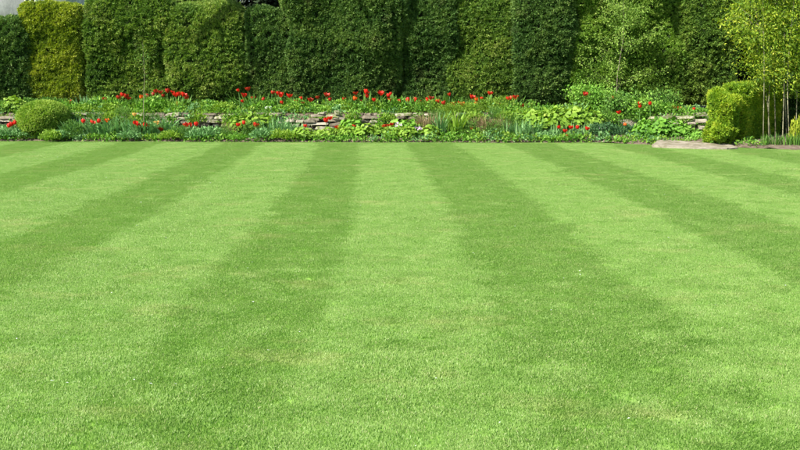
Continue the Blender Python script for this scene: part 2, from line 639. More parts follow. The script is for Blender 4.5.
gi = ng.nodes.new('NodeGroupInput')
go = ng.nodes.new('NodeGroupOutput')
ci = ng.nodes.new('GeometryNodeCollectionInfo')
ci.inputs['Collection'].default_value = tufts
ci.inputs['Separate Children'].default_value = True
ci.inputs['Reset Children'].default_value = True
ip = ng.nodes.new('GeometryNodeInstanceOnPoints')
ip.inputs['Pick Instance'].default_value = True


def named(nm, typ):
    q = ng.nodes.new('GeometryNodeInputNamedAttribute')
    q.data_type = typ
    q.inputs['Name'].default_value = nm
    return q


n1, n2, n3 = named('rz', 'FLOAT'), named('scl', 'FLOAT'), named('pick', 'INT')
cx = ng.nodes.new('ShaderNodeCombineXYZ')
ng.links.new(n1.outputs['Attribute'], cx.inputs['Z'])
ng.links.new(gi.outputs[0], ip.inputs['Points'])
ng.links.new(ci.outputs[0], ip.inputs['Instance'])
ng.links.new(n3.outputs['Attribute'], ip.inputs['Instance Index'])
ng.links.new(cx.outputs[0], ip.inputs['Rotation'])
ng.links.new(n2.outputs['Attribute'], ip.inputs['Scale'])
ng.links.new(ip.outputs[0], go.inputs[0])
md = grass.modifiers.new('grass', 'NODES')
md.node_group = ng

# ------------------------------------------------------------------ the tall clipped yews


def clipped(name, label, cat, center, half, mat, n=4.0, dens=3600, L=0.05, wd=0.24, lump=0.12, lscale=1.1, fine=0.05,
            fscale=3.5, seed=0.0, deform=None, group=None, hole=0.30, per=3, base=True, keep=None, nn=22, up=0.25, tint0=0.45, amp=1.0):
    t = empty(name, (center[0], center[1], max(0.0, center[2] - half[2])))
    tag(t, label, cat, group)
    off = np.array(t.location)
    P, F = solid(center, half, n, lump, lscale, fine, fscale, nn, seed, deform)
    cen = np.array(center)
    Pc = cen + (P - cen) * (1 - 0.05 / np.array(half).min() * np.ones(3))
    core = link('dark_core', mesh_np('dark_core', Pc - off, F, smooth=True), t, M['core'])  # closed dark shell, no twigs; shows as shade in the leaf gaps
    if keep is None:
        keep = lambda c, nr: np.where((nr[:, 1] < 0.35) | (nr[:, 2] > 0.2), 1.0, 0.0) * np.where(nr[:, 2] < -0.6, 0.3, 1.0) * np.where(np.abs(nr[:, 0]) > 0.93, 0.55, 1.0)
    p, nr = sample(P, F, dens, keep)
    h = np.array([nz((q[0], q[1], q[2] * 1.25), 10.0, seed + 3) for q in p])
    h2 = np.array([nz(q, 23.0, seed + 5) for q in p])
    h3 = np.array([nz(q, 1.7, seed + 7) for q in p])
    ok = (h + 0.6 * h2 > -hole - 0.25 * rng.random(len(p)))
    p, nr, h, h2, h3 = p[ok], nr[ok], h[ok], h2[ok], h3[ok]
    p = p + nr * (amp * (0.055 * h + 0.025 * h2 + 0.05 * h3 + rng.normal(0, 0.012, len(p))))[:, None]
    d = unit(nr + np.array([0, 0, up]) + rng.normal(0, 0.35, p.shape))
    tint = np.clip(tint0 + 0.28 * h + 0.25 * h3 + rng.normal(0, 0.13, len(p)), 0.02, 0.98)
    V, F2, tt = leaves(p - off, d, L, wd, tint, 0.55, per, 0.0, True)
    link('foliage', mesh_np('foliage', V, F2, {'tint': tt}), t, mat)
    return t


def yew(name, label, px0, px1, top, Y, depth, mat, z0=0.70, group='clipped yews of the tall hedge', **kw):
    xa, xb = xw(px0, Y), xw(px1, Y)
    zt = at((px0 + px1) / 2, top, Y).z if not isinstance(top, tuple) else top[0]
    cz = (z0 + zt) / 2
    return clipped(name, label, 'hedge', ((xa + xb) / 2, Y + depth, cz), ((xb - xa) / 2, depth, (zt - z0) / 2), mat, group=group, **kw)


def lean_top(dx, dy=0.0, pinch=0.0):
    def f(P, h):
        Q = P.copy()
        t = (P[:, 2] / h[2] + 1) / 2
        Q[:, 0] = P[:, 0] * (1 - pinch * t ** 2) + dx * t
        Q[:, 1] += dy * t
        return Q
    return f


yew('clipped_yew', 'dark green flat-topped clipped yew at the far left end of the hedge', -95, 31, 18, 22.55, 0.9, M['yew_dark'], n=8, seed=1.0, lump=0.06, tint0=0.5)
yew('golden_yew', 'tall golden yellow-green clipped yew block with a flat top', 22, 83, 3.5, 22.7, 0.8, M['yew_gold'], n=10, seed=2.0, lump=0.07, dens=4200, tint0=0.5, group=None, hole=0.38, z0=0.8, deform=lean_top(0.03), amp=0.7)
yew('clipped_yew', 'mid green broad clipped yew just right of the golden yew', 86.5, 172, -6, 22.76, 0.9, M['yew_mid'], n=14, seed=3.0, lump=0.20, lscale=1.6)
yew('clipped_yew', 'domed mid green clipped yew with a round shoulder under the dark tree gap', 160, 252, 0.5, 22.5, 1.0, M['yew_mid'], n=4.2, seed=4.0, lump=0.14, deform=lean_top(-0.12, 0.2, 0.14), tint0=0.54)
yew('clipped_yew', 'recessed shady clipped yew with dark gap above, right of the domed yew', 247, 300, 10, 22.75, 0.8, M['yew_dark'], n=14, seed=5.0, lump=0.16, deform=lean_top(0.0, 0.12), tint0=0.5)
yew('clipped_yew', 'widest dark green clipped yew, behind the stacked pale stones', 288, 401, -30, 22.6, 1.0, M['yew_dark'], n=14, seed=6.0, lump=0.34, lscale=0.9, tint0=0.55)
yew('clipped_yew', 'narrow darkest clipped yew in the middle with black crease on its left', 404.5, 453, -28, 22.72, 0.9, M['yew_dark'], n=14, seed=7.0, lump=0.16, tint0=0.42, deform=lean_top(0.06, 0.05))
yew('clipped_yew', 'mid green clipped yew with a bright sloping top, behind the pale iris fans', 447, 520, -12, 22.7, 0.95, M['yew_mid'], n=14, seed=8.0, lump=0.2, deform=lean_top(0.10, 0.25), tint0=0.46)
yew('clipped_yew', 'dark drum-shaped clipped yew with a bulging right side', 510, 572, -40, 22.45, 0.95, M['yew_dark'], n=6, seed=9.0, lump=0.12, tint0=0.46, deform=lean_top(0.1))
yew('clipped_yew', 'broad light green clipped yew behind the thin-trunked young tree', 572.5, 681, -35, 22.58, 0.9, M['yew_light'], n=14, seed=10.0, lump=0.28, lscale=1.3)
yew('clipped_yew', 'mid green clipped yew at the right end beside the dark opening', 673, 737, -35, 22.6, 0.95, M['yew_mid'], n=14, seed=11.0, lump=0.18, tint0=0.42)
yew('dark_backing_hedge', 'added dark backing hedge closing the chinks between the clipped yews', -100, 900, 20, 24.45, 0.35, M['yew_dark'], n=14, seed=13.0, lump=0.05, tint0=0.3, dens=350, L=0.1, group=None, nn=30)  # added backing that stops daylight coming through the gaps
yew('clipped_yew', 'added dark yew backing the opening behind the bamboo', 735, 900, -40, 23.9, 0.5, M['yew_dark'], n=8, seed=12.0, lump=0.16, tint0=0.25, dens=900)  # added mass; low leaf tint paints the deep shade of the opening

# ------------------------------------------------------------------ topiary ball, golden box hedge
c = at(43, 120, 20.9)
clipped('topiary_ball', 'round clipped yellow-green box ball at the left end of the border', 'topiary', (c.x, 20.95, 0.43), (0.515, 0.5, 0.40), M['box_green'],
        n=2.15, dens=6500, L=0.04, wd=0.26, lump=0.03, fine=0.02, seed=21, hole=0.8, nn=18, tint0=0.6, per=2, amp=0.2)


def leftlean(P, h):
    Q = P.copy()
    t = (P[:, 2] / h[2] + 1) / 2
    Q[:, 0] = P[:, 0] * (0.82 + 0.18 * np.sin(t * 3.0)) + 0.02
    return Q


c = at(724, 120, 18.9)
clipped('golden_box_bush', 'bright golden-green rounded box bush beside the stone slab', 'bush', (c.x, 18.95, 0.53), (0.26, 0.30, 0.50), M['box_gold'],
        n=3.0, dens=6500, L=0.042, wd=0.26, lump=0.20, lscale=3.0, fine=0.07, seed=22, hole=0.42, nn=14, deform=leftlean, tint0=0.5, per=2, amp=0.5)


def turned(deg):
    ca, sa = math.cos(math.radians(deg)), math.sin(math.radians(deg))

    def f(P, h):
        return np.stack([P[:, 0] * ca - P[:, 1] * sa, P[:, 0] * sa + P[:, 1] * ca, P[:, 2]], 1)
    return f


clipped('golden_box_hedge', 'receding box hedge, front in shade and top golden, left of bamboo canes', 'hedge', (6.90, 19.77, 0.60), (0.85, 0.24, 0.58), M['box_gold'],
        n=9, dens=6000, L=0.042, wd=0.26, lump=0.03, lscale=2.2, fine=0.02, seed=23, hole=0.42, nn=16, tint0=0.5, per=2, deform=turned(45), keep=lambda c_, nr: np.ones(len(nr)), amp=0.4)

# ------------------------------------------------------------------ dark trees behind the hedge (their limbs reach over it)


def crown_pts(center, half, nclump, per, rc):
    cs = []
    for _ in range(nclump):
        v = rng.normal(0, 1, 3)
        v = v / np.linalg.norm(v) * rng.random() ** 0.4
        cs.append(np.array(center) + v * np.array(half))
    cs = np.array(cs)
    p = np.repeat(cs, per, 0) + rng.normal(0, rc, (nclump * per, 3))
    dirs = unit(p - np.repeat(cs, per, 0)) + np.array([0, 0, -0.1])
    return p, dirs


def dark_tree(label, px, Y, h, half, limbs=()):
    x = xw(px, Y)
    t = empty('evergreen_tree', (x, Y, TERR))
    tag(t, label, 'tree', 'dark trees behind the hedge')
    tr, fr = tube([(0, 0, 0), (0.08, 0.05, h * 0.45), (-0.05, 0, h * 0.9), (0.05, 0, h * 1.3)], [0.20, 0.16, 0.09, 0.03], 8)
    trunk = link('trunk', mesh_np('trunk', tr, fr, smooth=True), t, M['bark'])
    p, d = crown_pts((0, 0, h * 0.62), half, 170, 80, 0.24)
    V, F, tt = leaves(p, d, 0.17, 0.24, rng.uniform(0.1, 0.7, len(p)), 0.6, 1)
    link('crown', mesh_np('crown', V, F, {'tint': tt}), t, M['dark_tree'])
    for lim in limbs:
        # each limb leaves the trunk and runs forward above the hedge
        pts_ = [Vector((0, 0, lim[0][1].z - 1.2 - TERR))] + [q - Vector((x, Y, TERR)) for _, q in lim]
        rr = [0.10] + [r_ for r_, _ in lim]
        v_, f_ = tube(pts_, rr, 6)
        link('limb', mesh_np('limb', v_, f_, smooth=True), t, M['bark'])
    return t


def over(px, py, H, r, Y=22.78):
    """a limb point at height H whose shadow reaches the hedge face at that pixel"""
    P_ = at(px, py, Y)
    k_ = (H - P_.z) / SUN.z
    return (r * 1.9, P_ + SUN * k_)


limbA = [over(221, -14, 6.2, 0.06), over(222, 6, 6.15, 0.055), over(221, 28, 6.1, 0.05)]
limbA1 = [over(221, 28, 6.1, 0.045), over(214, 42, 6.1, 0.04), over(211, 60, 6.05, 0.03)]
limbA2 = [over(221, 28, 6.1, 0.035), over(230, 42, 6.0, 0.026), over(236, 60, 5.9, 0.015)]
limbB = [over(236, -14, 6.4, 0.05), over(243, 18, 6.4, 0.05), over(251, 44, 6.3, 0.045), over(258, 68, 6.3, 0.03)]
limbC = [over(668, -14, 6.0, 0.05), over(673, 12, 5.95, 0.045), over(680, 32, 5.9, 0.04), over(686, 52, 5.85, 0.025)]
limbC2 = [over(682, -10, 6.6, 0.045), over(684, 20, 6.5, 0.04), over(687, 44, 6.4, 0.025)]
limbD = [over(612, -14, 6.2, 0.05), over(607, 8, 6.2, 0.045), over(601, 28, 6.2, 0.03)]
limbE = [over(345, -14, 6.4, 0.04), over(362, 10, 6.3, 0.035), over(385, 34, 6.2, 0.03), over(398, 60, 6.1, 0.02)]

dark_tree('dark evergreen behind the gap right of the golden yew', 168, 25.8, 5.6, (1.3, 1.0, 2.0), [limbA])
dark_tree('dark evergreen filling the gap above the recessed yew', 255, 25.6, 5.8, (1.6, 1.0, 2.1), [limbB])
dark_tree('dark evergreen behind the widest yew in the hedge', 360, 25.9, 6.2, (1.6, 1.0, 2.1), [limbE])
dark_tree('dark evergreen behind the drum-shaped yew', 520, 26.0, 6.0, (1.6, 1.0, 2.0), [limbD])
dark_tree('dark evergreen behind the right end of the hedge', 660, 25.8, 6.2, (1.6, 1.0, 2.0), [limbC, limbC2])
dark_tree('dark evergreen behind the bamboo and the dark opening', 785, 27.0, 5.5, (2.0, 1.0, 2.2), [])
# forks of the limb over the domed yew
src = [ob for ob in bpy.data.objects if ob.name == 'evergreen_tree'][0]
for lim in (limbA1, limbA2):
    v_, f_ = tube([q - Vector(src.location) for _, q in lim], [r_ for r_, _ in lim], 6)
    link('limb', mesh_np('limb', v_, f_, smooth=True), src, M['bark'])

# ------------------------------------------------------------------ grey stone house far left, behind the hedge


def box(x0, x1, y0, y1, z0, z1):
    V = np.array([(x0, y0, z0), (x1, y0, z0), (x1, y1, z0), (x0, y1, z0), (x0, y0, z1), (x1, y0, z1), (x1, y1, z1), (x0, y1, z1)], float)
    F = np.array([(0, 3, 2, 1), (4, 5, 6, 7), (0, 1, 5, 4), (1, 2, 6, 5), (2, 3, 7, 6), (3, 0, 4, 7)])
    return V, F


HY = 46.0
hx0, hx1 = -34.0, xw(63, HY)
house = empty('stone_house', ((hx0 + hx1) / 2, HY, 0))
tag(house, 'pale grey stone house showing above the hedge at far left', 'house')
ho = np.array(house.location)


def hpart(name, parts, mat, parent=None):
    V, F = join(parts)
    q = link(name, mesh_np(name, V - ho, F), parent or house, M[mat])
    return q


wx = [(xw(30, HY), xw(41.5, HY)), (-23.6, -22.5), (-28.2, -27.0)]
zlev = [(1.0, 2.4), (4.30, 5.7)]
hpart('wall', [box(hx0, hx1, HY, HY + 8, 0, 6.6)], 'house_stone')
rv = np.array([(hx0 - .3, HY - .4, 6.62), (hx1 + .3, HY - .4, 6.62), (hx1 + .3, HY + 4, 10.2), (hx0 - .3, HY + 4, 10.2), (hx1 + .3, HY + 8.4, 6.62), (hx0 - .3, HY + 8.4, 6.62),
               (hx0 - .3, HY - .4, 6.78), (hx1 + .3, HY - .4, 6.78), (hx1 + .3, HY + 4, 10.4), (hx0 - .3, HY + 4, 10.4), (hx1 + .3, HY + 8.4, 6.78), (hx0 - .3, HY + 8.4, 6.78)])
rf = np.array([(0, 3, 2, 1), (3, 5, 4, 2), (6, 7, 8, 9), (9, 8, 10, 11), (0, 1, 7, 6), (5, 11, 10, 4), (1, 2, 8, 7), (2, 4, 10, 8), (0, 6, 9, 3), (3, 9, 11, 5)])
roof = hpart('roof', [(rv, rf)], 'roof')
hpart('chimney', [box(-26, -25, HY + 3.4, HY + 4.6, 9.6, 11.4)], 'house_stone', roof)
for (a0, a1) in wx:
    for (z0_, z1_) in zlev:
        w_ = hpart('window', [box(a0, a0 + .07, HY - .04, HY + .1, z0_, z1_), box(a1 - .07, a1, HY - .04, HY + .1, z0_, z1_),
                              box(a0 + .07, a1 - .07, HY - .04, HY + .1, z0_, z0_ + .07), box(a0 + .07, a1 - .07, HY - .04, HY + .1, z1_ - .07, z1_),
                              box((a0 + a1) / 2 - .03, (a0 + a1) / 2 + .03, HY - .035, HY + .1, z0_ + .07, z1_ - .07)], 'white_paint')
        hpart('pane', [box(a0 + .05, a1 - .05, HY - .02, HY + .1, z0_ + .05, z1_ - .05)], 'glass', w_)
        hpart('sill', [box(a0 - .08, a1 + .08, HY - .12, HY + .1, z0_ - .08, z0_ - .003)], 'house_stone', w_)

# ------------------------------------------------------------------ dry stone wall, stone by stone


def stone_mesh(seed, name='stone'):
    r = random.Random(seed)
    bm = bmesh.new()
    bmesh.ops.create_cube(bm, size=1.0)
    for v in bm.verts:
        v.co = Vector((v.co.x * r.uniform(0.74, 1.06), v.co.y * r.uniform(0.8, 1.06), v.co.z * r.uniform(0.66, 1.08)))
    bmesh.ops.bevel(bm, geom=bm.edges[:], offset=0.09, segments=1, affect='EDGES', clamp_overlap=True)
    for v in bm.verts:
        v.co += Vector((r.uniform(-1, 1), r.uniform(-1, 1), r.uniform(-1, 1))) * 0.03
    me = bpy.data.meshes.new(name)
    bm.to_mesh(me)
    bm.free()
    me.materials.append(M['stone'])
    return me


stones = [stone_mesh(i) for i in range(9)]
wall = empty('dry_stone_wall', (0, WALL_Y, 0.05))
tag(wall, 'low dry stone retaining wall of pale grey-brown stones between the two flower beds', 'wall')


def put_stone(parent, x, y, z, sx, sy, sz, rzv=0.0, tilt=0.0):
    s_ = link('stone', random.choice(stones), parent)
    pl = parent.location
    s_.location = (x - pl.x, y - pl.y, z - pl.z)
    s_.scale = (sx, sy, sz)
    s_.rotation_euler = (random.gauss(0, 0.03), tilt + random.gauss(0, 0.02), rzv + random.gauss(0, 0.06))
    return s_


z = 0.18
for ci_ in range(5):
    hc = (0.09, 0.08, 0.075, 0.07, 0.06)[ci_]
    x = -9.0 + random.random() * 0.3
    while x < 6.9:
        ln = random.choice((random.uniform(0.14, 0.26), random.uniform(0.26, 0.5)))
        hh = hc * random.uniform(0.7, 1.12)
        if not (ci_ >= 3 and nz((x * 0.9, ci_ * 0.2, 0), 1.0, 4.0) < -0.05):
            put_stone(wall, x + ln / 2, wall_y(x) + 0.03 * ci_ + random.gauss(0, 0.035), z + hh / 2 + random.gauss(0, .006), ln * 1.03, 0.30, hh * 1.05, random.gauss(0, .08), random.gauss(0, .03))
        x += ln + random.uniform(0.0, 0.03)
    z += hc

stack = empty('stone_stack', (xw(326, 21.0), 21.0, 0.08))
tag(stack, 'pile of stacked flat pale stones jutting from the wall left of centre', 'stones')
sc = [(326, 128, 30, 0.10), (318, 123.5, 26, 0.07), (336, 124, 20, 0.09), (314, 119.5, 22, 0.07), (332, 120, 26, 0.08), (340, 118.5, 14, 0.07),
      (318, 115.5, 24, 0.07), (334, 116, 22, 0.06), (337, 112.5, 8, 0.10), (322, 113, 12, 0.05), (310, 121, 14, 0.08), (343, 123, 12, 0.07), (326, 132, 32, 0.12)]
for (px, py, wpx, hh) in sc:
    q = at(px, py, 21.0)
    put_stone(stack, q.x, 21.0 + random.uniform(-0.03, 0.06), q.z, wpx / 47.5 * random.uniform(.55, .9), 0.30, hh * .8, random.gauss(0, 0.12), random.gauss(0, 0.08))
stackR = empty('stone_stack', (xw(682, 20.6), 20.6, 0.08))
tag(stackR, 'long flat capstones over rough stones beside the golden box bush', 'stones')
for (px, py, wpx, hh) in [(662, 117.5, 26, .07), (684, 117.5, 20, .06), (700, 121, 16, .09), (690, 123, 10, .06), (702, 127, 11, .08), (676, 124, 9, .07), (660, 123, 12, .07), (700, 133, 14, .10), (682, 131, 14, .10), (662, 130, 14, .10), (654, 120, 6, .08), (694, 128, 8, .06), (668, 127, 9, .06)]:
    q = at(px, py, 20.6)
    put_stone(stackR, q.x, 20.6 + random.uniform(-0.03, 0.06), q.z, wpx / 48.5, 0.32, hh, random.gauss(0, 0.1), random.gauss(0, 0.04))

# flat slab at the lawn edge
bm = bmesh.new()
outl = [(652, 144.5), (657, 140.5), (668, 137.8), (690, 136.8), (712, 137.2), (720, 140), (728, 143.5), (738, 147.6), (727, 148.2), (712, 147.9), (697, 147.6), (680, 146.6), (664, 145.8)]
top = [bm.verts.new(ground(a, b, 0.035 + 0.0075 * max(0, 148 - b)) + Vector((0, 0, random.uniform(-0.008, 0.008)))) for a, b in outl]
f = bm.faces.new(top)
ex = bmesh.ops.extrude_face_region(bm, geom=[f])
for v in [g for g in ex['geom'] if isinstance(g, bmesh.types.BMVert)]:
    v.co.z = -0.02
tops = [f_ for f_ in bm.faces if all(v.co.z > 0 for v in f_.verts)]
bmesh.ops.poke(bm, faces=tops)
bmesh.ops.subdivide_edges(bm, edges=[e_ for e_ in bm.edges if all(v.co.z > 0 for v in e_.verts)], cuts=4, use_grid_fill=True)
bmesh.ops.triangulate(bm, faces=bm.faces[:])
for v in bm.verts:
    if v.co.z > 0:
        v.co.z += 0.014 * nz(v.co, 6.0, 2.0) + 0.012 * nz(v.co, 17.0, 5.0)
        v.co.y += 0.02 * nz(v.co, 8.0, 7.0)
bmesh.ops.recalc_face_normals(bm, faces=bm.faces[:])
me = bpy.data.meshes.new('stone_slab')
bm.to_mesh(me)
bm.free()
slab = link('stone_slab', me, None, M['slab'])
tag(slab, 'flat weathered stone slab set at the lawn edge before golden box bush', 'slab')
for (px, py, sz, lab) in [(760, 145.5, (0.20, 0.16, 0.11), 'small pale rock lying at the foot of the bamboo'), (771, 144.8, (0.13, 0.12, 0.10), 'smaller pale rock right beside the bamboo canes'),
                          (748, 146.8, (0.12, 0.10, 0.06), 'low pale rock between golden box bush and bamboo')]:
    g_ = ground(px, py, 0)
    r_ = link('rock', stone_mesh(px), None)
    r_.location = (g_.x, g_.y, sz[2] * 0.42)
    r_.scale = sz
    r_.rotation_euler = (0.1, 0.12, px)
    tag(r_, lab, 'rock')

# ------------------------------------------------------------------ border plants


def m_strap(nb, L, w, seed, arch=0.5, spread=0.10):
    """strap leaves in a clump: three-segment bent blades"""
    r = np.random.default_rng(seed)
    az = r.uniform(0, 2 * math.pi, nb)
    out = np.stack([np.cos(az), np.sin(az), np.zeros(nb)], 1)
    base = out * (spread * np.sqrt(r.random(nb)))[:, None]
    ln = L * r.uniform(0.6, 1.15, nb)
    til = r.uniform(0.05, arch, nb)
    side = np.stack([-np.sin(az + r.normal(0, .5, nb)), np.cos(az), np.zeros(nb)], 1)
    rows = []
    ww = [0.7, 1.0, 0.8, 0.06]
    for k in range(4):
        f = k / 3
        cpos = base + out * (ln * til * f ** 1.8)[:, None] + np.array([0, 0, 1]) * (ln * (f - 0.30 * til * f ** 2.5))[:, None]
        hw = (w * ww[k] * r.uniform(0.9, 1.1, nb))[:, None] * side
        rows.append(np.stack([cpos - hw, cpos + hw], 1))
    V = np.stack(rows, 1).reshape(-1, 3)
    i = np.arange(nb)[:, None] * 8
    F = np.concatenate([i + np.array([[2 * k, 2 * k + 1, 2 * k + 3, 2 * k + 2]]) for k in range(3)])
    t = np.repeat(np.clip(r.normal(0.5, 0.2, nb), 0.02, 0.98), 8)
    return V, F, t


def m_mound(R, H, nlf, L, wd, seed, fold=0.1, rnd=True):
    """dome of small leaves"""
    r = np.random.default_rng(seed)
    d = unit(r.normal(0, 1, (nlf, 3)))
    d[:, 2] = np.abs(d[:, 2])
    rad = r.random(nlf) ** 0.3
    lum = np.array([1 + 0.35 * mnoise.noise((v[0] * 3 + seed, v[1] * 3, v[2] * 3)) for v in d])
    p = d * np.array([R, R, H]) * (rad * lum)[:, None]
    dirs = unit(d + np.array([0, 0, 0.4]))
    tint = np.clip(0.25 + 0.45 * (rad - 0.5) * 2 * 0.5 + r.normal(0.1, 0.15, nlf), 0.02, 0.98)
    return leaves(p, dirs, L, wd, tint, 0.5, 1, fold)


def m_broad(R, H, nlf, L, seed):
    """clump of broad rounded leaves on stalks: six-sided, slightly cupped"""
    r = np.random.default_rng(seed)
    az = r.uniform(0, 2 * math.pi, nlf)
    rr = R * np.sqrt(r.random(nlf))
    zz = H * (1 - 0.6 * (rr / R) ** 2) * r.uniform(0.55, 1.05, nlf)
    cen = np.stack([rr * np.cos(az), rr * np.sin(az), zz], 1)
    nrm = unit(np.stack([np.cos(az) * rr / R * 0.8, np.sin(az) * rr / R * 0.8, np.ones(nlf) * 0.8], 1) + r.normal(0, 0.4, (nlf, 3)))
    d = unit(np.cross(nrm, r.normal(0, 1, (nlf, 3))))
    s = np.cross(nrm, d)
    Lf = L * r.uniform(0.6, 1.2, nlf)
    prof = [(-0.5, 0, 0), (-0.25, 0.38, 0.08), (0.2, 0.36, 0.08), (0.55, 0, -0.05), (0.2, -0.36, 0.08), (-0.25, -0.38, 0.08)]
    V = np.stack([cen + d * (Lf * a)[:, None] + s * (Lf * b)[:, None] + nrm * (Lf * c_)[:, None] for a, b, c_ in prof], 1).reshape(-1, 3)
    i = np.arange(nlf)[:, None] * 6
    F = np.concatenate([i + np.array([[0, 1, 2, 3]]), i + np.array([[0, 3, 4, 5]])])
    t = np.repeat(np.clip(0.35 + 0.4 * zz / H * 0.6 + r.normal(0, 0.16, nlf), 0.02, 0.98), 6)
    return V, F, t


def m_wispy(nb, L, seed, spread=0.16):
    return m_strap(nb, L, 0.004, seed, 0.8, spread)


def m_small_flowers(R, H, nf, size, seed):
    r = np.random.default_rng(seed)
    V, F = [], []
    for k in range(nf):
        a = r.uniform(0, 6.28)
        q = R * math.sqrt(r.random())
        c0 = np.array([q * math.cos(a), q * math.sin(a), H * r.uniform(0.75, 1.05)])
        nrm = unit(np.array([0, -0.5, 1.0]) + r.normal(0, 0.4, 3))
        u_ = unit(np.cross(nrm, [1, 0.2, 0]))
        w_ = np.cross(nrm, u_)
        b0 = len(V)
        V.append(c0)
        for j in range(10):
            rr = size * (1.0 if j % 2 == 0 else 0.6)
            th = j * math.pi / 5
            V.append(c0 + (u_ * math.cos(th) + w_ * math.sin(th)) * rr + nrm * 0.25 * rr)
        for j in range(0, 10, 2):
            F.append((b0, b0 + 1 + j, b0 + 1 + (j + 1) % 10, b0 + 1 + (j + 2) % 10))
    return np.array(V), np.array(F)


cache = {}


def plant_mesh(kind, var):
    key = (kind, var)
    if key in cache:
        return cache[key]
    sd = hash(kind) % 1 + var * 17 + len(kind)
    if kind == 'strap':
        d = m_strap(60, 0.32, 0.009, sd, 0.8, 0.15)
    elif kind == 'tulip_leaf':
        d = m_strap(52, 0.25, 0.015, sd, 1.2, 0.18)
    elif kind == 'fan':
        d = m_strap(48, 0.40, 0.013, sd, 0.7, 0.11)
    elif kind == 'grass':
        d = m_strap(120, 0.40, 0.006, sd, 0.6, 0.12)
    elif kind == 'mound':
        d = m_mound(0.30, 0.26, 900, 0.05, 0.28, sd)
    elif kind == 'feather':
        d = m_mound(0.26, 0.30, 1500, 0.045, 0.12, sd)
    elif kind == 'rosette':
        d = m_broad(0.19, 0.20, 130, 0.066, sd)
    elif kind == 'broad':
        d = m_broad(0.30, 0.34, 300, 0.072, sd)
    elif kind == 'wispy':
        d = m_wispy(190, 0.32, sd)
    elif kind == 'low':
        d = m_mound(0.22, 0.12, 800, 0.045, 0.24, sd)
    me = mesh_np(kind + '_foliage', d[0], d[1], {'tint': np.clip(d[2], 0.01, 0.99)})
    cache[key] = me
    return me


ORD = ['first', 'second', 'third', 'fourth', 'fifth', 'sixth', 'seventh', 'eighth', 'ninth', 'tenth', 'eleventh', 'twelfth', 'thirteenth', 'fourteenth',
       'fifteenth', 'sixteenth', 'seventeenth', 'eighteenth', 'nineteenth', 'twentieth', 'twenty-first', 'twenty-second', 'twenty-third', 'twenty-fourth',
       'twenty-fifth', 'twenty-sixth', 'twenty-seventh', 'twenty-eighth', 'twenty-ninth', 'thirtieth']
matmesh = {}


def with_mat(me, mat):
    k = (me.name, mat)
    if k not in matmesh:
        m2 = me.copy()
        m2.materials.clear()
        m2.materials.append(M[mat])
        matmesh[k] = m2
    return matmesh[k]


def soil_z(y):
    return TERR if y > WALL_Y + 0.15 else 0.07 + 0.14 * max(0.0, min(1.0, (y - 20.1) / 1.5))


def plant_row(name, desc, where, cat, kind, mat, items, group):
    """items: (px, Y, scale[, zscale]) from left to right; labels count along the row"""
    items = sorted(items)
    for i, it in enumerate(items):
        px, Y, s_ = it[0], it[1], it[2]
        zs_ = it[3] if len(it) > 3 else 1.0
        zb_ = it[4] if len(it) > 4 else soil_z(Y) - 0.01
        ob = link(name, with_mat(plant_mesh(kind, i % 3), mat))
        ob.location = (xw(px, Y), Y, zb_)
        s_ *= 1.28
        ob.scale = (s_, s_, s_ * zs_)
        ob.rotation_euler = (0, 0, random.uniform(0, 6.28))
        if len(items) == 1:
            lab = '%s %s' % (desc, where)
        else:
            lab = '%s from the left, %s %s' % (ORD[i], desc, where)
        tag(ob, lab, cat, group if len(items) > 1 else None)


R_ = random.Random(11)
J = lambda a: a + R_.uniform(-0.12, 0.12)
# front bed, along the lawn edge
plant_row('tulip_foliage_clump', 'clump of broad blue-green tulip leaves', 'in the front bed', 'plant', 'tulip_leaf', 'blue',
          [(px, J(20.85), R_.uniform(0.95, 1.25)) for px in (68, 80, 93, 106, 117, 129, 141, 152, 163)], 'tulip leaf clumps in the front bed left of the stones')
plant_row('tulip_foliage_clump', 'short clump of blue-green tulip leaves', 'before the exposed wall', 'plant', 'tulip_leaf', 'blue',
          [(px, 20.6, R_.uniform(.65, .8)) for px in (176, 188, 200)], 'short tulip leaf clumps before the exposed wall')
plant_row('low_grey_plant', 'low grey-green plant', 'at the lawn edge', 'plant', 'low', 'blue',
          [(px, y, s_) for px, y, s_ in ((3, 20.75, 1.1), (16, 20.7, 1.0), (58, 20.5, .8), (128, 20.45, .8), (196, 20.5, .9), (211, 20.6, 1.1), (262, 20.45, 1.0), (548, 20.35, .8), (640, 20.1, .9), (652, 20.0, .8))], 'low grey-green plants along the lawn edge')
plant_row('rosette_plant', 'pale green leaf rosette', 'along the lawn edge', 'plant', 'rosette', 'lime',
          [(px, 20.38 + R_.uniform(0, 0.2), R_.uniform(0.6, 1.05)) for px in (301, 309, 320, 328, 341, 347, 360, 367, 378, 386, 398, 407, 430)], 'leaf rosettes along the lawn edge in the middle')
plant_row('rosette_plant', 'fresh green rosette behind the front rosettes', 'below the wall', 'plant', 'rosette', 'fresh',
          [(px, 20.8 + R_.uniform(-.05, 0.1), R_.uniform(0.9, 1.25)) for px in (350, 381, 399, 411)], 'second row of rosettes below the wall')
plant_row('iris_clump', 'upright grey-green iris clump', 'in the front bed right of the ball', 'plant', 'strap', 'blue',
          [(268, 20.8, .9), (277, 20.75, .95), (287, 20.7, .9), (296, 20.6, .75)], 'iris clumps left of the stone stack')
plant_row('iris_fan', 'tall blue-green iris fan', 'in the front bed at mid-border', 'plant', 'fan', 'blue', [(440, 20.65, 1.0)], None)
plant_row('iris_fan', 'tall pale yellow-green fan of leaves', 'just right of the blue-green iris fan', 'plant', 'fan', 'lime', [(456, 20.6, 1.12)], None)
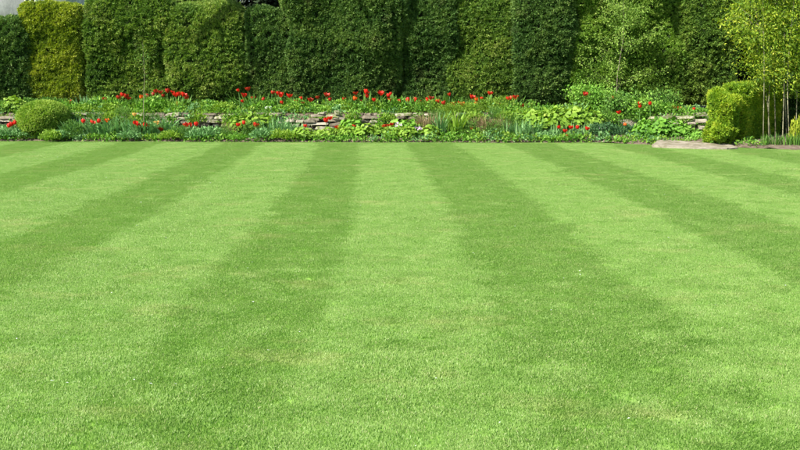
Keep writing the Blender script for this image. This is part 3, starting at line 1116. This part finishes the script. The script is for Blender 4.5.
plant_row('iris_clump', 'short grey-green strap-leaf clump', 'below the bright broad leaves', 'plant', 'strap', 'blue',
          [(508, 20.7, .75), (522, 20.5, .85), (533, 20.6, .95), (556, 20.55, .7), (572, 20.6, .75), (584, 20.6, .75)], 'strap-leaf clumps below the broad leaves')
plant_row('dry_grass_clump', 'pinkish-brown wispy grass clump', 'beside the iris fans', 'plant', 'wispy', 'straw',
          [(421, 20.95, 1.0), (429, 20.9, 1.15), (478, 20.9, 1.0), (487, 20.75, 1.0), (500, 20.85, .95), (229, 20.75, .7)], 'wispy dry grass clumps')
plant_row('feathery_plant', 'feathery mid green clump', 'in the front bed', 'plant', 'feather', 'mid',
          [(72, 20.6, .8), (120, 20.9, .9), (182, 20.5, .55), (222, 20.5, .55), (252, 20.7, .8), (468, 20.6, .85), (494, 20.5, .8), (512, 20.9, 1.0)], 'feathery clumps in the front bed')
plant_row('yellow_leaf_plant', 'small yellow-green plant', 'at the foot of the ball', 'plant', 'low', 'lime', [(49, 20.28, .75, 1.3)], None)
plant_row('yellow_leaf_plant', 'low lime-green plant', 'by the lawn edge left of the wispy grass', 'plant', 'low', 'lime', [(170, 20.45, .8), (278, 20.4, .9), (291, 20.4, .8)], 'low lime plants at the lawn edge')
plant_row('broad_leaf_clump', 'lush broad-leaved clump', 'spilling over the wall left of irises', 'plant', 'broad', 'lime',
          [(240, 21.0, .85), (252, 21.1, .95), (263, 21.1, .85), (247, 21.5, .8, .7)], 'broad-leaved clumps over the wall')
plant_row('broad_leaf_clump', 'big bright green broad-leaved clump', 'beneath the drum-shaped yew', 'plant', 'broad', 'lime',
          [(518, 21.25, 1.0), (531, 21.15, 1.1), (545, 21.05, 1.15), (560, 21.1, 1.2), (574, 21.2, 1.2), (588, 21.25, 1.1)], 'broad-leaved clumps beneath the drum-shaped yew')
plant_row('dark_leaf_clump', 'dark blue-green low clump', 'in the front bed before the leafy shrubs', 'plant', 'mound', 'deep',
          [(598, 20.65, .75), (610, 20.55, .8), (622, 20.5, .75), (634, 20.55, .7)], 'dark low clumps before the leafy shrubs')
plant_row('geranium_clump', 'leafy bright green clump', 'against the capstones near the slab', 'plant', 'broad', 'fresh',
          [(648, 20.2, .9), (660, 20.15, 1.0), (672, 20.15, .95), (684, 20.1, .8, .9), (698, 20.0, .6, .8)], 'leafy clumps near the slab')
plant_row('trailing_plant', 'mid green trailing plant', 'hanging over the wall top', 'plant', 'feather', 'mid',
          [(px, 21.28, R_.uniform(.55, .8), R_.uniform(.7, 1.0), R_.uniform(.36, .46)) for px in (72, 98, 122, 152, 236, 262, 437, 465, 496, 607, 634)], 'plants trailing over the wall top')
plant_row('trailing_plant', 'lime green trailing cushion', 'on the wall', 'plant', 'low', 'lime',
          [(px, 21.2, R_.uniform(.6, .9), 1.3, R_.uniform(.34, .44)) for px in (110, 134, 198, 230, 352, 388, 446, 474, 506)], 'lime cushions on the wall')
# upper bed on the terrace
plant_row('leafy_mound', 'bright green small-leaved mound', 'on the terrace', 'plant', 'mound', 'fresh',
          [(px, 21.95 + R_.uniform(-.2, .25), R_.uniform(0.6, 1.1), R_.uniform(.55, 1.25)) for px in (66, 78, 91, 104, 116, 128, 152, 164, 175, 187, 212, 226)], 'small-leaved mounds on the terrace at left')
plant_row('yellow_leaf_mound', 'yellow-green mound', 'on the terrace before the tall hedge', 'plant', 'mound', 'lime',
          [(px, 21.75 + R_.uniform(-.1, .3), R_.uniform(0.6, 0.85), R_.uniform(.6, .95)) for px in (84, 110, 140, 198, 222, 262, 290, 318, 345, 376)], 'yellow-green mounds on the terrace')
plant_row('dark_leaf_mound', 'darker green mound', 'near the hedge foot on the terrace', 'plant', 'mound', 'mid',
          [(px, 22.3 + R_.uniform(-.1, .2), R_.uniform(0.7, 0.95), R_.uniform(.7, 1.0)) for px in (98, 133, 205, 235, 272, 304, 332, 362, 390, 415, 452, 480, 500)], 'darker mounds near the hedge foot')
plant_row('leafy_mound', 'low fresh green mound', 'on the terrace above the stacked stones', 'plant', 'mound', 'fresh',
          [(px, 21.85 + R_.uniform(-.1, .3), R_.uniform(0.55, 1.0), R_.uniform(.45, 1.0)) for px in (268, 281, 296, 310, 324, 338, 352, 367, 382, 396)], 'low mounds above the stacked stones')
plant_row('feathery_plant', 'feathery bright green clump', 'on the terrace above the iris fans', 'plant', 'feather', 'lime',
          [(px, 21.8 + R_.uniform(-.1, .3), R_.uniform(0.7, 1.1), R_.uniform(.45, .95)) for px in (408, 421, 434, 447, 461, 474, 488, 502)], 'feathery clumps above the iris fans')
plant_row('grey_leaf_plant', 'upright grey-leaved plant', 'on the terrace behind the ball', 'plant', 'strap', 'blue', [(82, 22.1, .9), (89, 22.0, .85), (99, 22.1, .8)], 'grey-leaved plants behind the ball')
plant_row('tulip_foliage_clump', 'clump of green tulip leaves', 'on the terrace', 'plant', 'tulip_leaf', 'mid',
          [(px, 22.2 + R_.uniform(-.2, .2), R_.uniform(0.9, 1.35)) for px in (110, 124, 145, 158, 170, 181, 240, 247, 254, 279, 286, 301, 356, 368, 383, 392, 408, 428, 441, 455, 474, 483, 490, 512)], 'tulip leaf clumps on the terrace')
plant_row('yellow_leaf_plant', 'leafy yellow-green plant', 'behind the ball near the far left yew', 'plant', 'broad', 'lime', [(13, 21.9, .8), (22, 22.0, .6)], 'yellow-green plants behind the ball')
plant_row('leafy_mound', 'mid green mound', 'behind the wall at the far left', 'plant', 'mound', 'mid', [(-14, 22.0, .9), (-2, 21.8, .8), (32, 22.1, .9), (46, 22.1, .9), (56, 22.0, .9)], 'mid green mounds at the far left')
plant_row('bushy_plant', 'bushy mid green plant', 'on the terrace at the right', 'plant', 'mound', 'fresh',
          [(645, 21.6, .9, .8), (659, 21.7, .85, .8), (672, 21.5, .8, .7), (684, 21.5, .8, .8), (696, 21.4, .7, .8)], 'bushy plants on the terrace at the right')

# small flowers
for (px, py, Y, mat, lab) in [(399, 123, 20.42, 'lilac', 'cluster of lilac flowers among rosettes left of the pinkish grass'), (417, 127, 20.36, 'lilac', 'paler lilac flower cluster next to pinkish wispy grass'),
                              (268, 107, 21.55, 'white', 'white flower head on the terrace above the irises'), (602, 128, 20.6, 'white', 'small white flower cluster before the leafy shrubs'),
                              (642, 138, 20.0, 'white', 'tiny white flowers in the grey plant by the slab')]:
    q = at(px, py, Y)
    t = empty('flower_cluster', (q.x, Y, soil_z(Y)))
    tag(t, lab, 'flowers')
    H = q.z - soil_z(Y)
    V, F = m_small_flowers(0.09, H, 15, 0.022, px)
    link('blossom', mesh_np('blossom', V, F), t, M[mat])
    V, F, tt = m_strap(26, max(0.08, H * 0.8), 0.008, px, 0.4, 0.08)
    link('foliage', mesh_np('foliage', V, F, {'tint': tt}), t, M['mid'])

# leafy shrubs and the thin young trees


def shrub(label, px, Y, z0, R, H, nl, L, mat, seed):
    t = empty('leafy_shrub', (xw(px, Y), Y, z0))
    tag(t, label, 'shrub')
    r = np.random.default_rng(seed)
    st_ = []
    tips = []
    for k in range(16):
        a = r.uniform(0, 6.28)
        tip = np.array([R * 0.85 * math.cos(a) * r.random() ** .5, R * 0.85 * math.sin(a) * r.random() ** .5, H * r.uniform(0.7, 1.0)])
        st_.append(tube([(0, 0, -0.03), tip * np.array([.35, .35, .5]), tip], [0.012, 0.008, 0.003], 4))
        tips.append(tip)
    V, F = join(st_)
    link('stems', mesh_np('stems', V, F), t, M['bark'])
    tips = np.array(tips)
    k = r.integers(0, len(tips), nl)
    f = r.random(nl) ** 0.5
    p = tips[k] * np.stack([f, f, f], 1) + r.normal(0, R * 0.22, (nl, 3))
    p[:, 2] = np.abs(p[:, 2])
    d = unit(r.normal(0, 1, (nl, 3)) + np.array([0, -0.2, 0.5]))
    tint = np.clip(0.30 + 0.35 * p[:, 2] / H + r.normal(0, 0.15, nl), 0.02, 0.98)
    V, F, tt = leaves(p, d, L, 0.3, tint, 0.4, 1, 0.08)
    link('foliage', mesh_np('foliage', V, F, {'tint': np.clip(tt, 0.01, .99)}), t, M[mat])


shrub('loose light green shrub right of the broad-leaved clumps', 600, 21.9, TERR, .40, .50, 2000, .055, 'fresh', 1)
shrub('rounded leafy rose-like shrub hiding the wall with a tulip in front', 620, 21.5, TERR - .1, .42, .50, 2200, .055, 'mid', 2)
shrub('leafy bright shrub just left of the capstones', 640, 21.3, TERR - .2, .40, .48, 2000, .055, 'fresh', 3)
shrub('upright leafy shrub on the terrace below the light green yew', 583, 22.2, TERR, .38, .58, 1800, .055, 'fresh', 4)
shrub('small shrub with fresh leaves between tulips near the right yew', 662, 22.1, TERR, .38, .45, 1600, .05, 'mid', 5)


def young_tree(label, px, Y, z0, ztop, R, nl, L, mat, seed, bend=0.0, crown0=0.35, thin=1.0, nbr=34):
    t = empty('young_tree', (xw(px, Y), Y, z0))
    tag(t, label, 'tree')
    r = np.random.default_rng(seed)
    H = ztop - z0
    tr = [tube([(0, 0, -0.05), (bend * .1, 0, H * .33), (bend * .9, 0.02, H * .66), (bend * .7, 0, H)], [0.022 * thin, 0.018 * thin, 0.013 * thin, 0.005 * thin], 6)]
    V, F = tr[0]
    link('trunk', mesh_np('trunk', V, F, smooth=True), t, M['pale_bark'])
    br, tips = [], []
    for k in range(nbr):
        f = r.uniform(crown0, 0.97)
        a = r.uniform(0, 6.28)
        ln = R * (1.1 - 0.7 * (f - crown0) / (1 - crown0)) * r.uniform(.6, 1.1)
        b0 = np.array([bend * f, 0, H * f])
        tip = b0 + np.array([math.cos(a) * ln, math.sin(a) * ln * .8, ln * r.uniform(.2, .7)])
        br.append(tube([b0, (b0 + tip) / 2 + np.array([0, 0, .04]), tip], [0.006 * thin, 0.004 * thin, 0.002 * thin], 4))
        tips.append((b0, tip))
    V, F = join(br)
    link('branches', mesh_np('branches', V, F), t, M['bark'])
    k = r.integers(0, len(tips), nl)
    f = r.uniform(.2, 1.05, nl)
    p = np.array([tips[i][0] * (1 - g) + tips[i][1] * g for i, g in zip(k, f)]) + r.normal(0, .06, (nl, 3))
    d = unit(r.normal(0, 1, (nl, 3)) + np.array([0, -0.2, 0.1]))
    V, F, tt = leaves(p, d, L, 0.3, np.clip(r.normal(.5, .2, nl), .02, .98), .4, 1, .05)
    link('crown', mesh_np('crown', V, F, {'tint': np.clip(tt, .01, .99)}), t, M[mat])


young_tree('slender young tree with airy light green leaves before the light yew', 616, 22.1, TERR, 3.0, 1.05, 5200, .042, 'sapling', 5, 0.14, 0.2, .42)
young_tree('thin bare-stemmed sapling in front of the yew right of the golden yew', 143, 21.0, .08, 2.0, 0.22, 160, .035, 'mid', 6, 0.05, 0.4, .34, 14)

# ground cover (stuff): small mixed leaves over the bare soil of both beds
gc_p, gc_d = [], []
Nn = 24000
x_ = rng.uniform(-9.0, 6.7, Nn)
f_ = rng.random(Nn)
upper = rng.random(Nn) < 0.55
le = np.array([lawn_edge(v) for v in x_])
wy = np.array([wall_y(v) for v in x_])
y_ = np.where(upper, wy + 0.02 + f_ ** 1.2 * 1.25, le + 0.02 + f_ * np.maximum(wy - le - 0.32, 0.1))
hv = np.array([0.5 + 0.9 * mnoise.noise((a * 1.3, b * 1.3, 8.8)) + 0.5 * mnoise.noise((a * 4.1, b * 4.1, 2.2)) for a, b in zip(x_, y_)])
z_ = np.where(upper, TERR - 0.14 * (f_ < 0.14), 0.05 + 0.14 * f_) + rng.random(Nn) ** 1.5 * np.where(upper, 0.24, 0.18) * np.clip(hv, 0.1, 1.3)
msk = np.array([mnoise.noise((a * 1.7, b * 1.7, 3.1)) for a, b in zip(x_, y_)]) > np.where(upper, -0.30, -0.15) + 0.5 * ((~upper) & (y_ > 20.85))
p_ = np.stack([x_, y_, z_], 1)[msk]
d_ = unit(rng.normal(0, 0.6, p_.shape) + np.array([0, -0.2, 0.9]))
wx_ = rng.uniform(-9.0, 6.7, 7000)
wp = 400 + 1000 * wx_ / 21.5
open_ = ((wp > 163) & (wp < 228)) | ((wp > 280) & (wp < 350)) | ((wp > 362) & (wp < 372)) | ((wp > 392) & (wp < 412)) | (wp < 14)
wmask = np.array([mnoise.noise((a * 2.6, 1.0, 6.0)) for a in wx_]) + rng.normal(0, 0.12, 7000) > np.where(open_, 0.22, -0.18)
wx_ = wx_[wmask]
pw = np.stack([wx_, np.array([wall_y(a) for a in wx_]) - 0.20 + rng.normal(0, 0.03, len(wx_)), rng.uniform(0.22, 0.56, len(wx_))], 1)
ex_ = rng.uniform(-9.0, 5.0, 3600)
ey_ = np.array([lawn_edge(a) for a in ex_]) + rng.random(3600) ** 1.3 * 0.30 - 0.01
em = np.array([mnoise.noise((a * 1.4, 2.0, 9.0)) for a in ex_]) > -0.22
pe = np.stack([ex_, ey_, 0.02 + 0.12 * rng.random(3600) * (ey_ - ey_.min() > 0)], 1)[em]
pw = np.concatenate([pw, pe])
p_ = np.concatenate([p_, pw])
d_ = np.concatenate([d_, unit(rng.normal(0, 0.5, pw.shape) + np.array([0, -0.7, 0.1]))])
V, F, tt = leaves(p_, d_, 0.055, 0.24, np.clip(rng.normal(.45, .2, len(p_)), .02, .98), .5, 3, 0.06)
gc = link('ground_cover', mesh_np('ground_cover', V, F, {'tint': np.clip(tt, .01, .99)}), None, M['fresh'])
gc.data.materials.append(M['lime'])
gc.data.materials.append(M['blue'])
mi = np.array([0 if v < 0.08 else (1 if v < 0.30 else 2) for v in (mnoise.noise((q[0] * 1.9, q[1] * 1.9, q[2] * 1.9 + 4)) + random.gauss(0, .14) for q in p_)])
gc.data.polygons.foreach_set('material_index', np.repeat(mi, 3).astype(np.int32))
gc['kind'] = 'stuff'
tag(gc, 'low mixed green ground cover between the plants of both beds', 'ground cover')

# ------------------------------------------------------------------ tulips, each a thing


def bloom_mesh(seed, opened, mat):
    """six overlapping petals in a cup"""
    r = random.Random(seed)
    V, F = [], []
    for k in range(6):
        th = k * math.pi / 3 + r.uniform(-.1, .1)
        inner = 0.92 if k % 2 else 1.0
        hgt = 0.085 * r.uniform(.9, 1.1)
        b0 = len(V)
        for j, (f, rad, hw) in enumerate([(0, .10, .012), (.3, .80, .030), (.65, 1.0 * opened, .034), (1.0, .85 * opened * opened, .008)]):
            R0 = 0.040 * rad * inner
            for s_ in (-1, 0, 1):
                a = th + s_ * hw / 0.040 * 0.9
                rr = R0 * (1 if s_ else 1.06)
                V.append((rr * math.cos(a), rr * math.sin(a), hgt * f - (0.004 if s_ and j == 3 else 0)))
        for j in range(3):
            for i in range(2):
                q = b0 + j * 3 + i
                F.append((q, q + 1, q + 4, q + 3))
    me = mesh_np('bloom', V, np.array(F), smooth=True)
    me.materials.append(M[mat])
    return me


blooms = {mt: [bloom_mesh(i * 3 + 1, op, mt) for i, op in enumerate((.85, 1.0, 1.2, 1.35))] for mt in ('red', 'dark_red', 'orange', 'yellow')}
V, F, tt = m_strap(3, 1.0, 0.06, 5, 0.9, 0.02)
tul_leaf = [mesh_np('leaf', m_strap(1, 1.0, 0.07, 30 + i, 0.9, 0.02)[0], m_strap(1, 1.0, 0.07, 30 + i, 0.9, 0.02)[1], {'tint': np.full(8, 0.45 + 0.1 * i)}) for i in range(3)]
for q in tul_leaf:
    q.materials.append(M['blue'])
sv, sf = tube([(0, 0, 0), (0.02, 0.01, .5), (0.0, 0, 1.0)], [0.006, 0.005, 0.005], 6)
stem_me = mesh_np('stem', sv, sf, smooth=True)
stem_me.materials.append(M['stem'])

TUL = [
    ('upper', 'on the terrace behind the ball', [(58, 101, 'dark_red'), (70, 102, 'dark_red'), (104.6, 99, 'dark_red')]),
    ('lower', 'beside the left flank of the ball', [(8, 125.5, 'red'), (11.5, 124, 'red'), (14.5, 122.5, 'red')]),
    ('lower', 'in the front bed just right of the ball', [(82.7, 120.8, 'red'), (91.5, 122, 'red'), (95.5, 122.5, 'red'), (99.5, 121, 'red'), (107, 120, 'orange')]),
    ('upper', 'in the clump by the thin sapling', [(118.5, 97, 'dark_red'), (122, 94.5, 'red'), (125.5, 96, 'dark_red'), (128, 98, 'dark_red'), (141, 97, 'orange'), (147, 95.5, 'dark_red')]),
    ('upper', 'in the back row under the domed yew', [(153, 94, 'dark_red'), (156, 91, 'dark_red'), (167.5, 91, 'dark_red'), (172, 91.5, 'red'), (176, 95, 'red'), (179, 94, 'red'), (182.5, 94.5, 'red'), (178, 103, 'red'), (163, 95, 'dark_red'), (188, 97, 'dark_red'), (160, 92, 'dark_red')]),
    ('lower', 'among blue-green leaves left of the capstones', [(134.6, 114, 'yellow'), (135.5, 123.5, 'red'), (138, 126, 'red'), (145.5, 125, 'red'), (150.5, 125.5, 'orange'), (156.6, 123, 'yellow'), (161, 129, 'dark_red')]),
    ('lower', 'in the front bed before the exposed wall', [(186.6, 124.7, 'red'), (190.3, 125, 'red'), (196, 124, 'red')]),
    ('upper', 'in the clump beside the black crease', [(238.7, 89.6, 'red'), (248, 89, 'dark_red'), (243.7, 95.5, 'red'), (243, 100.5, 'red'), (252.7, 98, 'red')]),
    ('lower', 'below the lush clump spilling over the wall', [(238, 124.5, 'red'), (244, 122.5, 'red'), (255, 125, 'red')]),
    ('upper', 'below the recessed shady yew', [(272, 92, 'dark_red'), (278.5, 92.5, 'red'), (281.5, 95, 'red'), (289.5, 96, 'red'), (302, 97.7, 'red'), (282, 102, 'red'), (296, 101, 'dark_red'), (302, 103, 'dark_red'), (264, 99, 'dark_red'), (310, 100, 'dark_red')]),
    ('upper', 'in the gap left of the widest yew centre', [(318, 97, 'dark_red'), (326, 95, 'dark_red'), (330, 99, 'dark_red')]),
    ('lower', 'around the stacked stones', [(305.5, 125.4, 'red'), (326, 120.4, 'red'), (330, 118, 'red'), (337, 127, 'red')]),
    ('upper', 'in the back row above the stacked stones', [(354, 98.5, 'orange'), (355.5, 93, 'dark_red'), (365, 91.5, 'red'), (367.5, 95.4, 'red'), (381, 93.4, 'red'), (387.5, 95.5, 'red'), (390.5, 93, 'red'), (389.5, 100, 'dark_red'), (399, 101, 'red'), (344, 99, 'dark_red'), (374, 99.5, 'red'), (361, 101, 'dark_red')]),
    ('lower', 'among the rosettes near the lilac flowers', [(347, 127, 'red'), (354, 126.5, 'red'), (359.5, 131.5, 'red'), (385, 127, 'red'), (391.7, 125.4, 'red'), (401, 130, 'red'), (417, 126, 'red')]),
    ('upper', 'in the back row under the darkest yew', [(407, 100, 'red'), (415, 99.4, 'red'), (427.4, 100, 'red'), (430.6, 97.5, 'dark_red'), (438, 101.6, 'red'), (449.8, 94, 'red'), (453.4, 103.8, 'red'), (458, 102.6, 'red'), (462.4, 104, 'red'), (421, 102, 'red'), (444, 103, 'dark_red')]),
    ('upper', 'in the orange-red clump right of centre', [(471.4, 97, 'red'), (476, 99, 'orange'), (475.8, 103, 'orange'), (482, 97.7, 'red'), (489.5, 93, 'red'), (481.6, 104, 'orange'), (485.5, 104, 'red')]),
    ('lower', 'right of the pale fan of leaves', [(472, 128, 'red')]),
    ('upper', 'in the clump left of the drum-shaped yew foot', [(508, 98.7, 'red'), (511, 98, 'red'), (515, 97.3, 'red'), (515, 107, 'red'), (522.4, 106, 'red'), (496, 103, 'red'), (502, 105, 'dark_red')]),
    ('lower', 'in the front clump below the broad leaves', [(559.5, 126.5, 'red'), (565, 130.5, 'red'), (570.7, 127, 'red'), (577.5, 127, 'red'), (586.6, 128, 'red'), (568, 135, 'dark_red')]),
    ('upper', 'among the leafy shrubs at the right', [(584.4, 94, 'dark_red'), (612, 98, 'dark_red'), (619, 112, 'red'), (639.7, 102.5, 'red'), (640, 106, 'red'), (650, 103, 'red')]),
    ('lower', 'low in front of the rounded rose-like shrub', [(625, 124, 'orange')]),
    ('upper', 'above the capstones near golden box bush', [(673.6, 106.7, 'red'), (678, 108, 'red'), (694, 108.8, 'red')]),
]
CN = {'red': 'red', 'dark_red': 'dark red', 'orange': 'orange-red', 'yellow': 'pale yellow-orange'}
for (lev, where, lst) in TUL:
    bycol = {}
    for it in sorted(lst):
        bycol.setdefault(it[2], []).append(it)
    for col, its in bycol.items():
        for i, (px, py, _) in enumerate(its):
            if lev == 'upper':
                Y = 21.95 + R_.uniform(-.25, .25) if px < 560 else 20.95 + R_.uniform(-.05, .05)
                if px in (584.4, 612):
                    Y = 21.55
                if px > 655:
                    Y = 21.6
            else:
                Y = 20.72 + R_.uniform(-.14, .14) if px < 540 else 20.35 + R_.uniform(-.05, .05)
                if 'stacked' in where:
                    Y = 20.62
            q = at(px, py, Y)
            zb = soil_z(Y)
            t = empty('tulip', (q.x, Y, zb), R_.uniform(0, 6.28))
            lab = '%s tulip %s' % (CN[col], where)
            if len(its) == 2:
                lab = '%s of two %s tulips %s' % (('left', 'right')[i], CN[col], where)
            elif len(its) > 2:
                lab = '%s %s tulip from the left %s' % (ORD[i], CN[col], where)
            tag(t, lab, 'tulip', 'tulips in the border')
            hgt = q.z - zb - 0.045
            tx, ty = R_.gauss(0, .03), R_.gauss(0, .03)
            s_ = link('stem', stem_me, t)
            s_.scale = (1, 1, max(hgt, .05))
            for k in range(2):
                lf = link('leaf', R_.choice(tul_leaf), t)
                lh = max(0.14, min(.26, hgt * .75))
                lf.scale = (lh, lh, lh)
                lf.rotation_euler = (0, 0, k * 3.0 + R_.uniform(-.6, .6))
            b = link('bloom', R_.choice(blooms[col]), t)
            sc_ = R_.uniform(0.9, 1.3)
            b.scale = (sc_, sc_, sc_ * R_.uniform(.85, 1.0))
            b.location = (0, 0, hgt)
            b.rotation_euler = (R_.gauss(0, .22), R_.gauss(0, .22), R_.uniform(0, 6))

# ------------------------------------------------------------------ bamboo at the right
bx = xw(783, 18.9)
bam = empty('bamboo', (bx, 18.9, 0.0))
tag(bam, 'tall bamboo clump with thin pale canes and yellow-green leaves at right', 'bamboo')
canes = [(765, 148, 758, -8, 18.8), (770, 147, 772, -10, 19.2), (774, 147, 768, -10, 19.3), (784, 148, 780, -10, 18.9), (788, 148, 791, -10, 18.8), (793, 148, 800, -10, 19.1),
         (803, 149, 810, -12, 18.95), (815, 149, 830, -12, 19.0), (772, 147, 748, -20, 19.3), (786, 147, 775, -22, 19.3), (797, 149, 820, -20, 19.2)]
tipsB = []
for (p0, y0, p1, y1, Y) in canes:
    a = at(p0, y0, Y)
    a.z = 0.0
    b = at(p1, y1, Y + .1)
    b.z = 3.4
    pts_ = [a.lerp(b, f) + Vector((0.035 * math.sin(f * 5 + p0), -0.10 * f * f + 0.03 * math.sin(f * 7 + p0 * 2), 0)) for f in np.linspace(0, 1, 9)]
    r0 = random.uniform(0.006, 0.0115)
    V, F = tube([q - bam.location for q in pts_], [r0 * (1 - 0.5 * f) * (1.0 if i % 2 else 1.12) for i, f in enumerate(np.linspace(0, 1, 9))], 6)
    link('cane', mesh_np('cane', V, F, smooth=True), bam, M['cane'])
    tipsB += [q - bam.location for q in pts_]
npl = 46000
k = rng.integers(0, len(canes), npl)
f = rng.uniform(.30, 1.0, npl)
base_ = np.array([np.array(tipsB[i * 9]) * (1 - g) + np.array(tipsB[i * 9 + 8]) * g for i, g in zip(k, f)])
off_ = rng.normal(0, 1, (npl, 3)) * np.array([.26, .22, .16]) * (0.55 + 0.6 * f)[:, None]
p_ = base_ + off_
msk = np.array([mnoise.noise((q[0] * 3.5, q[1] * 3.5, q[2] * 3.5 + 7)) for q in p_]) > -0.12
msk &= p_[:, 2] > 0.85 + 0.5 * rng.random(npl)
p_ = p_[msk]
d_ = unit(rng.normal(0, .7, p_.shape) + np.array([0, -.1, -.35]) + off_[msk] * 1.2)
V, F, tt = leaves(p_, d_, 0.065, 0.16, np.clip(rng.normal(.37, .28, len(p_)), .02, .98), .4, 1, .03)
link('foliage', mesh_np('foliage', V, F, {'tint': np.clip(tt, .01, .99)}), bam, M['bamboo_leaf'])
# sparse sprays that reach left over the hedge end
spx = [(738, 6), (733, 14), (742, 22), (729, 28), (737, 38), (748, 30), (752, 44), (745, 12), (756, 56), (762, 66), (750, 2), (724, 20), (765, 76)]
for (a, b) in spx:
    c0 = np.array(at(a, b, 18.95 + random.uniform(-.15, .25)) - bam.location)
    V_ = c0 + rng.normal(0, 1, (60, 3)) * np.array([.07, .07, .05])
    V, F, tt = leaves(V_, unit(rng.normal(0, .7, V_.shape) + np.array([-.2, -.1, -.3])), 0.08, .16, np.clip(rng.normal(.55, .2, len(V_)), .02, .98), .4, 1, .03)
    link('spray', mesh_np('spray', V, F, {'tint': np.clip(tt, .01, .99)}), bam, M['bamboo_leaf'])
tw = []
for (a, b) in spx:
    c1 = at(a, b, 19.0) - bam.location
    c0 = Vector(tipsB[5]) if b < 60 else Vector(tipsB[4])
    tw.append(tube([c0, (c0 + c1) / 2 + Vector((0, 0, .05)), c1], [.005, .004, .002], 4))
V, F = join(tw)
link('twigs', mesh_np('twigs', V, F), bam, M['cane'])
plant_row('yellow_leaf_plant', 'small golden-leaved plant', 'beyond the bamboo canes at the right edge', 'plant', 'mound', 'bamboo_leaf', [(801, 18.7, .55, 2.6)], None)
clipped('dark_backing_shrub', 'added dark shrub standing in for the shade behind the bamboo canes', 'shrub', (8.15, 20.6, 0.62), (0.95, 0.4, 0.68), M['yew_dark'],  # added backdrop, its dark leaf tint stands in for shade
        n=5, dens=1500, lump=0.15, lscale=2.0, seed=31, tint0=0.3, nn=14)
plant_row('low_grass_clump', 'low pale green grassy tuft', 'at the foot of the bamboo', 'plant', 'strap', 'mid', [(768, 18.55, .5), (778, 18.5, .55), (789, 18.45, .6), (799, 18.4, .6), (811, 18.4, .6)], 'grassy tufts at the foot of the bamboo')

# fallen petals and daisy heads scattered on the turf (stuff)
np_ = 130
py_ = rng.uniform(2.8, 19.0, np_) ** 1.0
px_ = rng.uniform(-1, 1, np_) * (0.41 * py_ + 0.6)
V, F = [], []
for a, b in zip(px_, py_):
    w_ = rng.uniform(0.004, 0.009)
    th = rng.uniform(0, 6.28)
    u_ = np.array([math.cos(th), math.sin(th), rng.uniform(-.3, .3)]) * w_
    v_ = np.array([-math.sin(th), math.cos(th), rng.uniform(-.3, .3)]) * w_ * .6
    c0 = np.array([a, b, rng.uniform(0.014, 0.022)])
    k0 = len(V)
    V += [c0 - u_, c0 + v_ + [0, 0, .002], c0 + u_, c0 - v_ + [0, 0, .002]]
    F.append((k0, k0 + 1, k0 + 2, k0 + 3))
pet = link('fallen_petals', mesh_np('fallen_petals', np.array(V), np.array(F)), None, M['white'])
pet['kind'] = 'stuff'
tag(pet, 'tiny white petals scattered over the mown grass', 'petals')
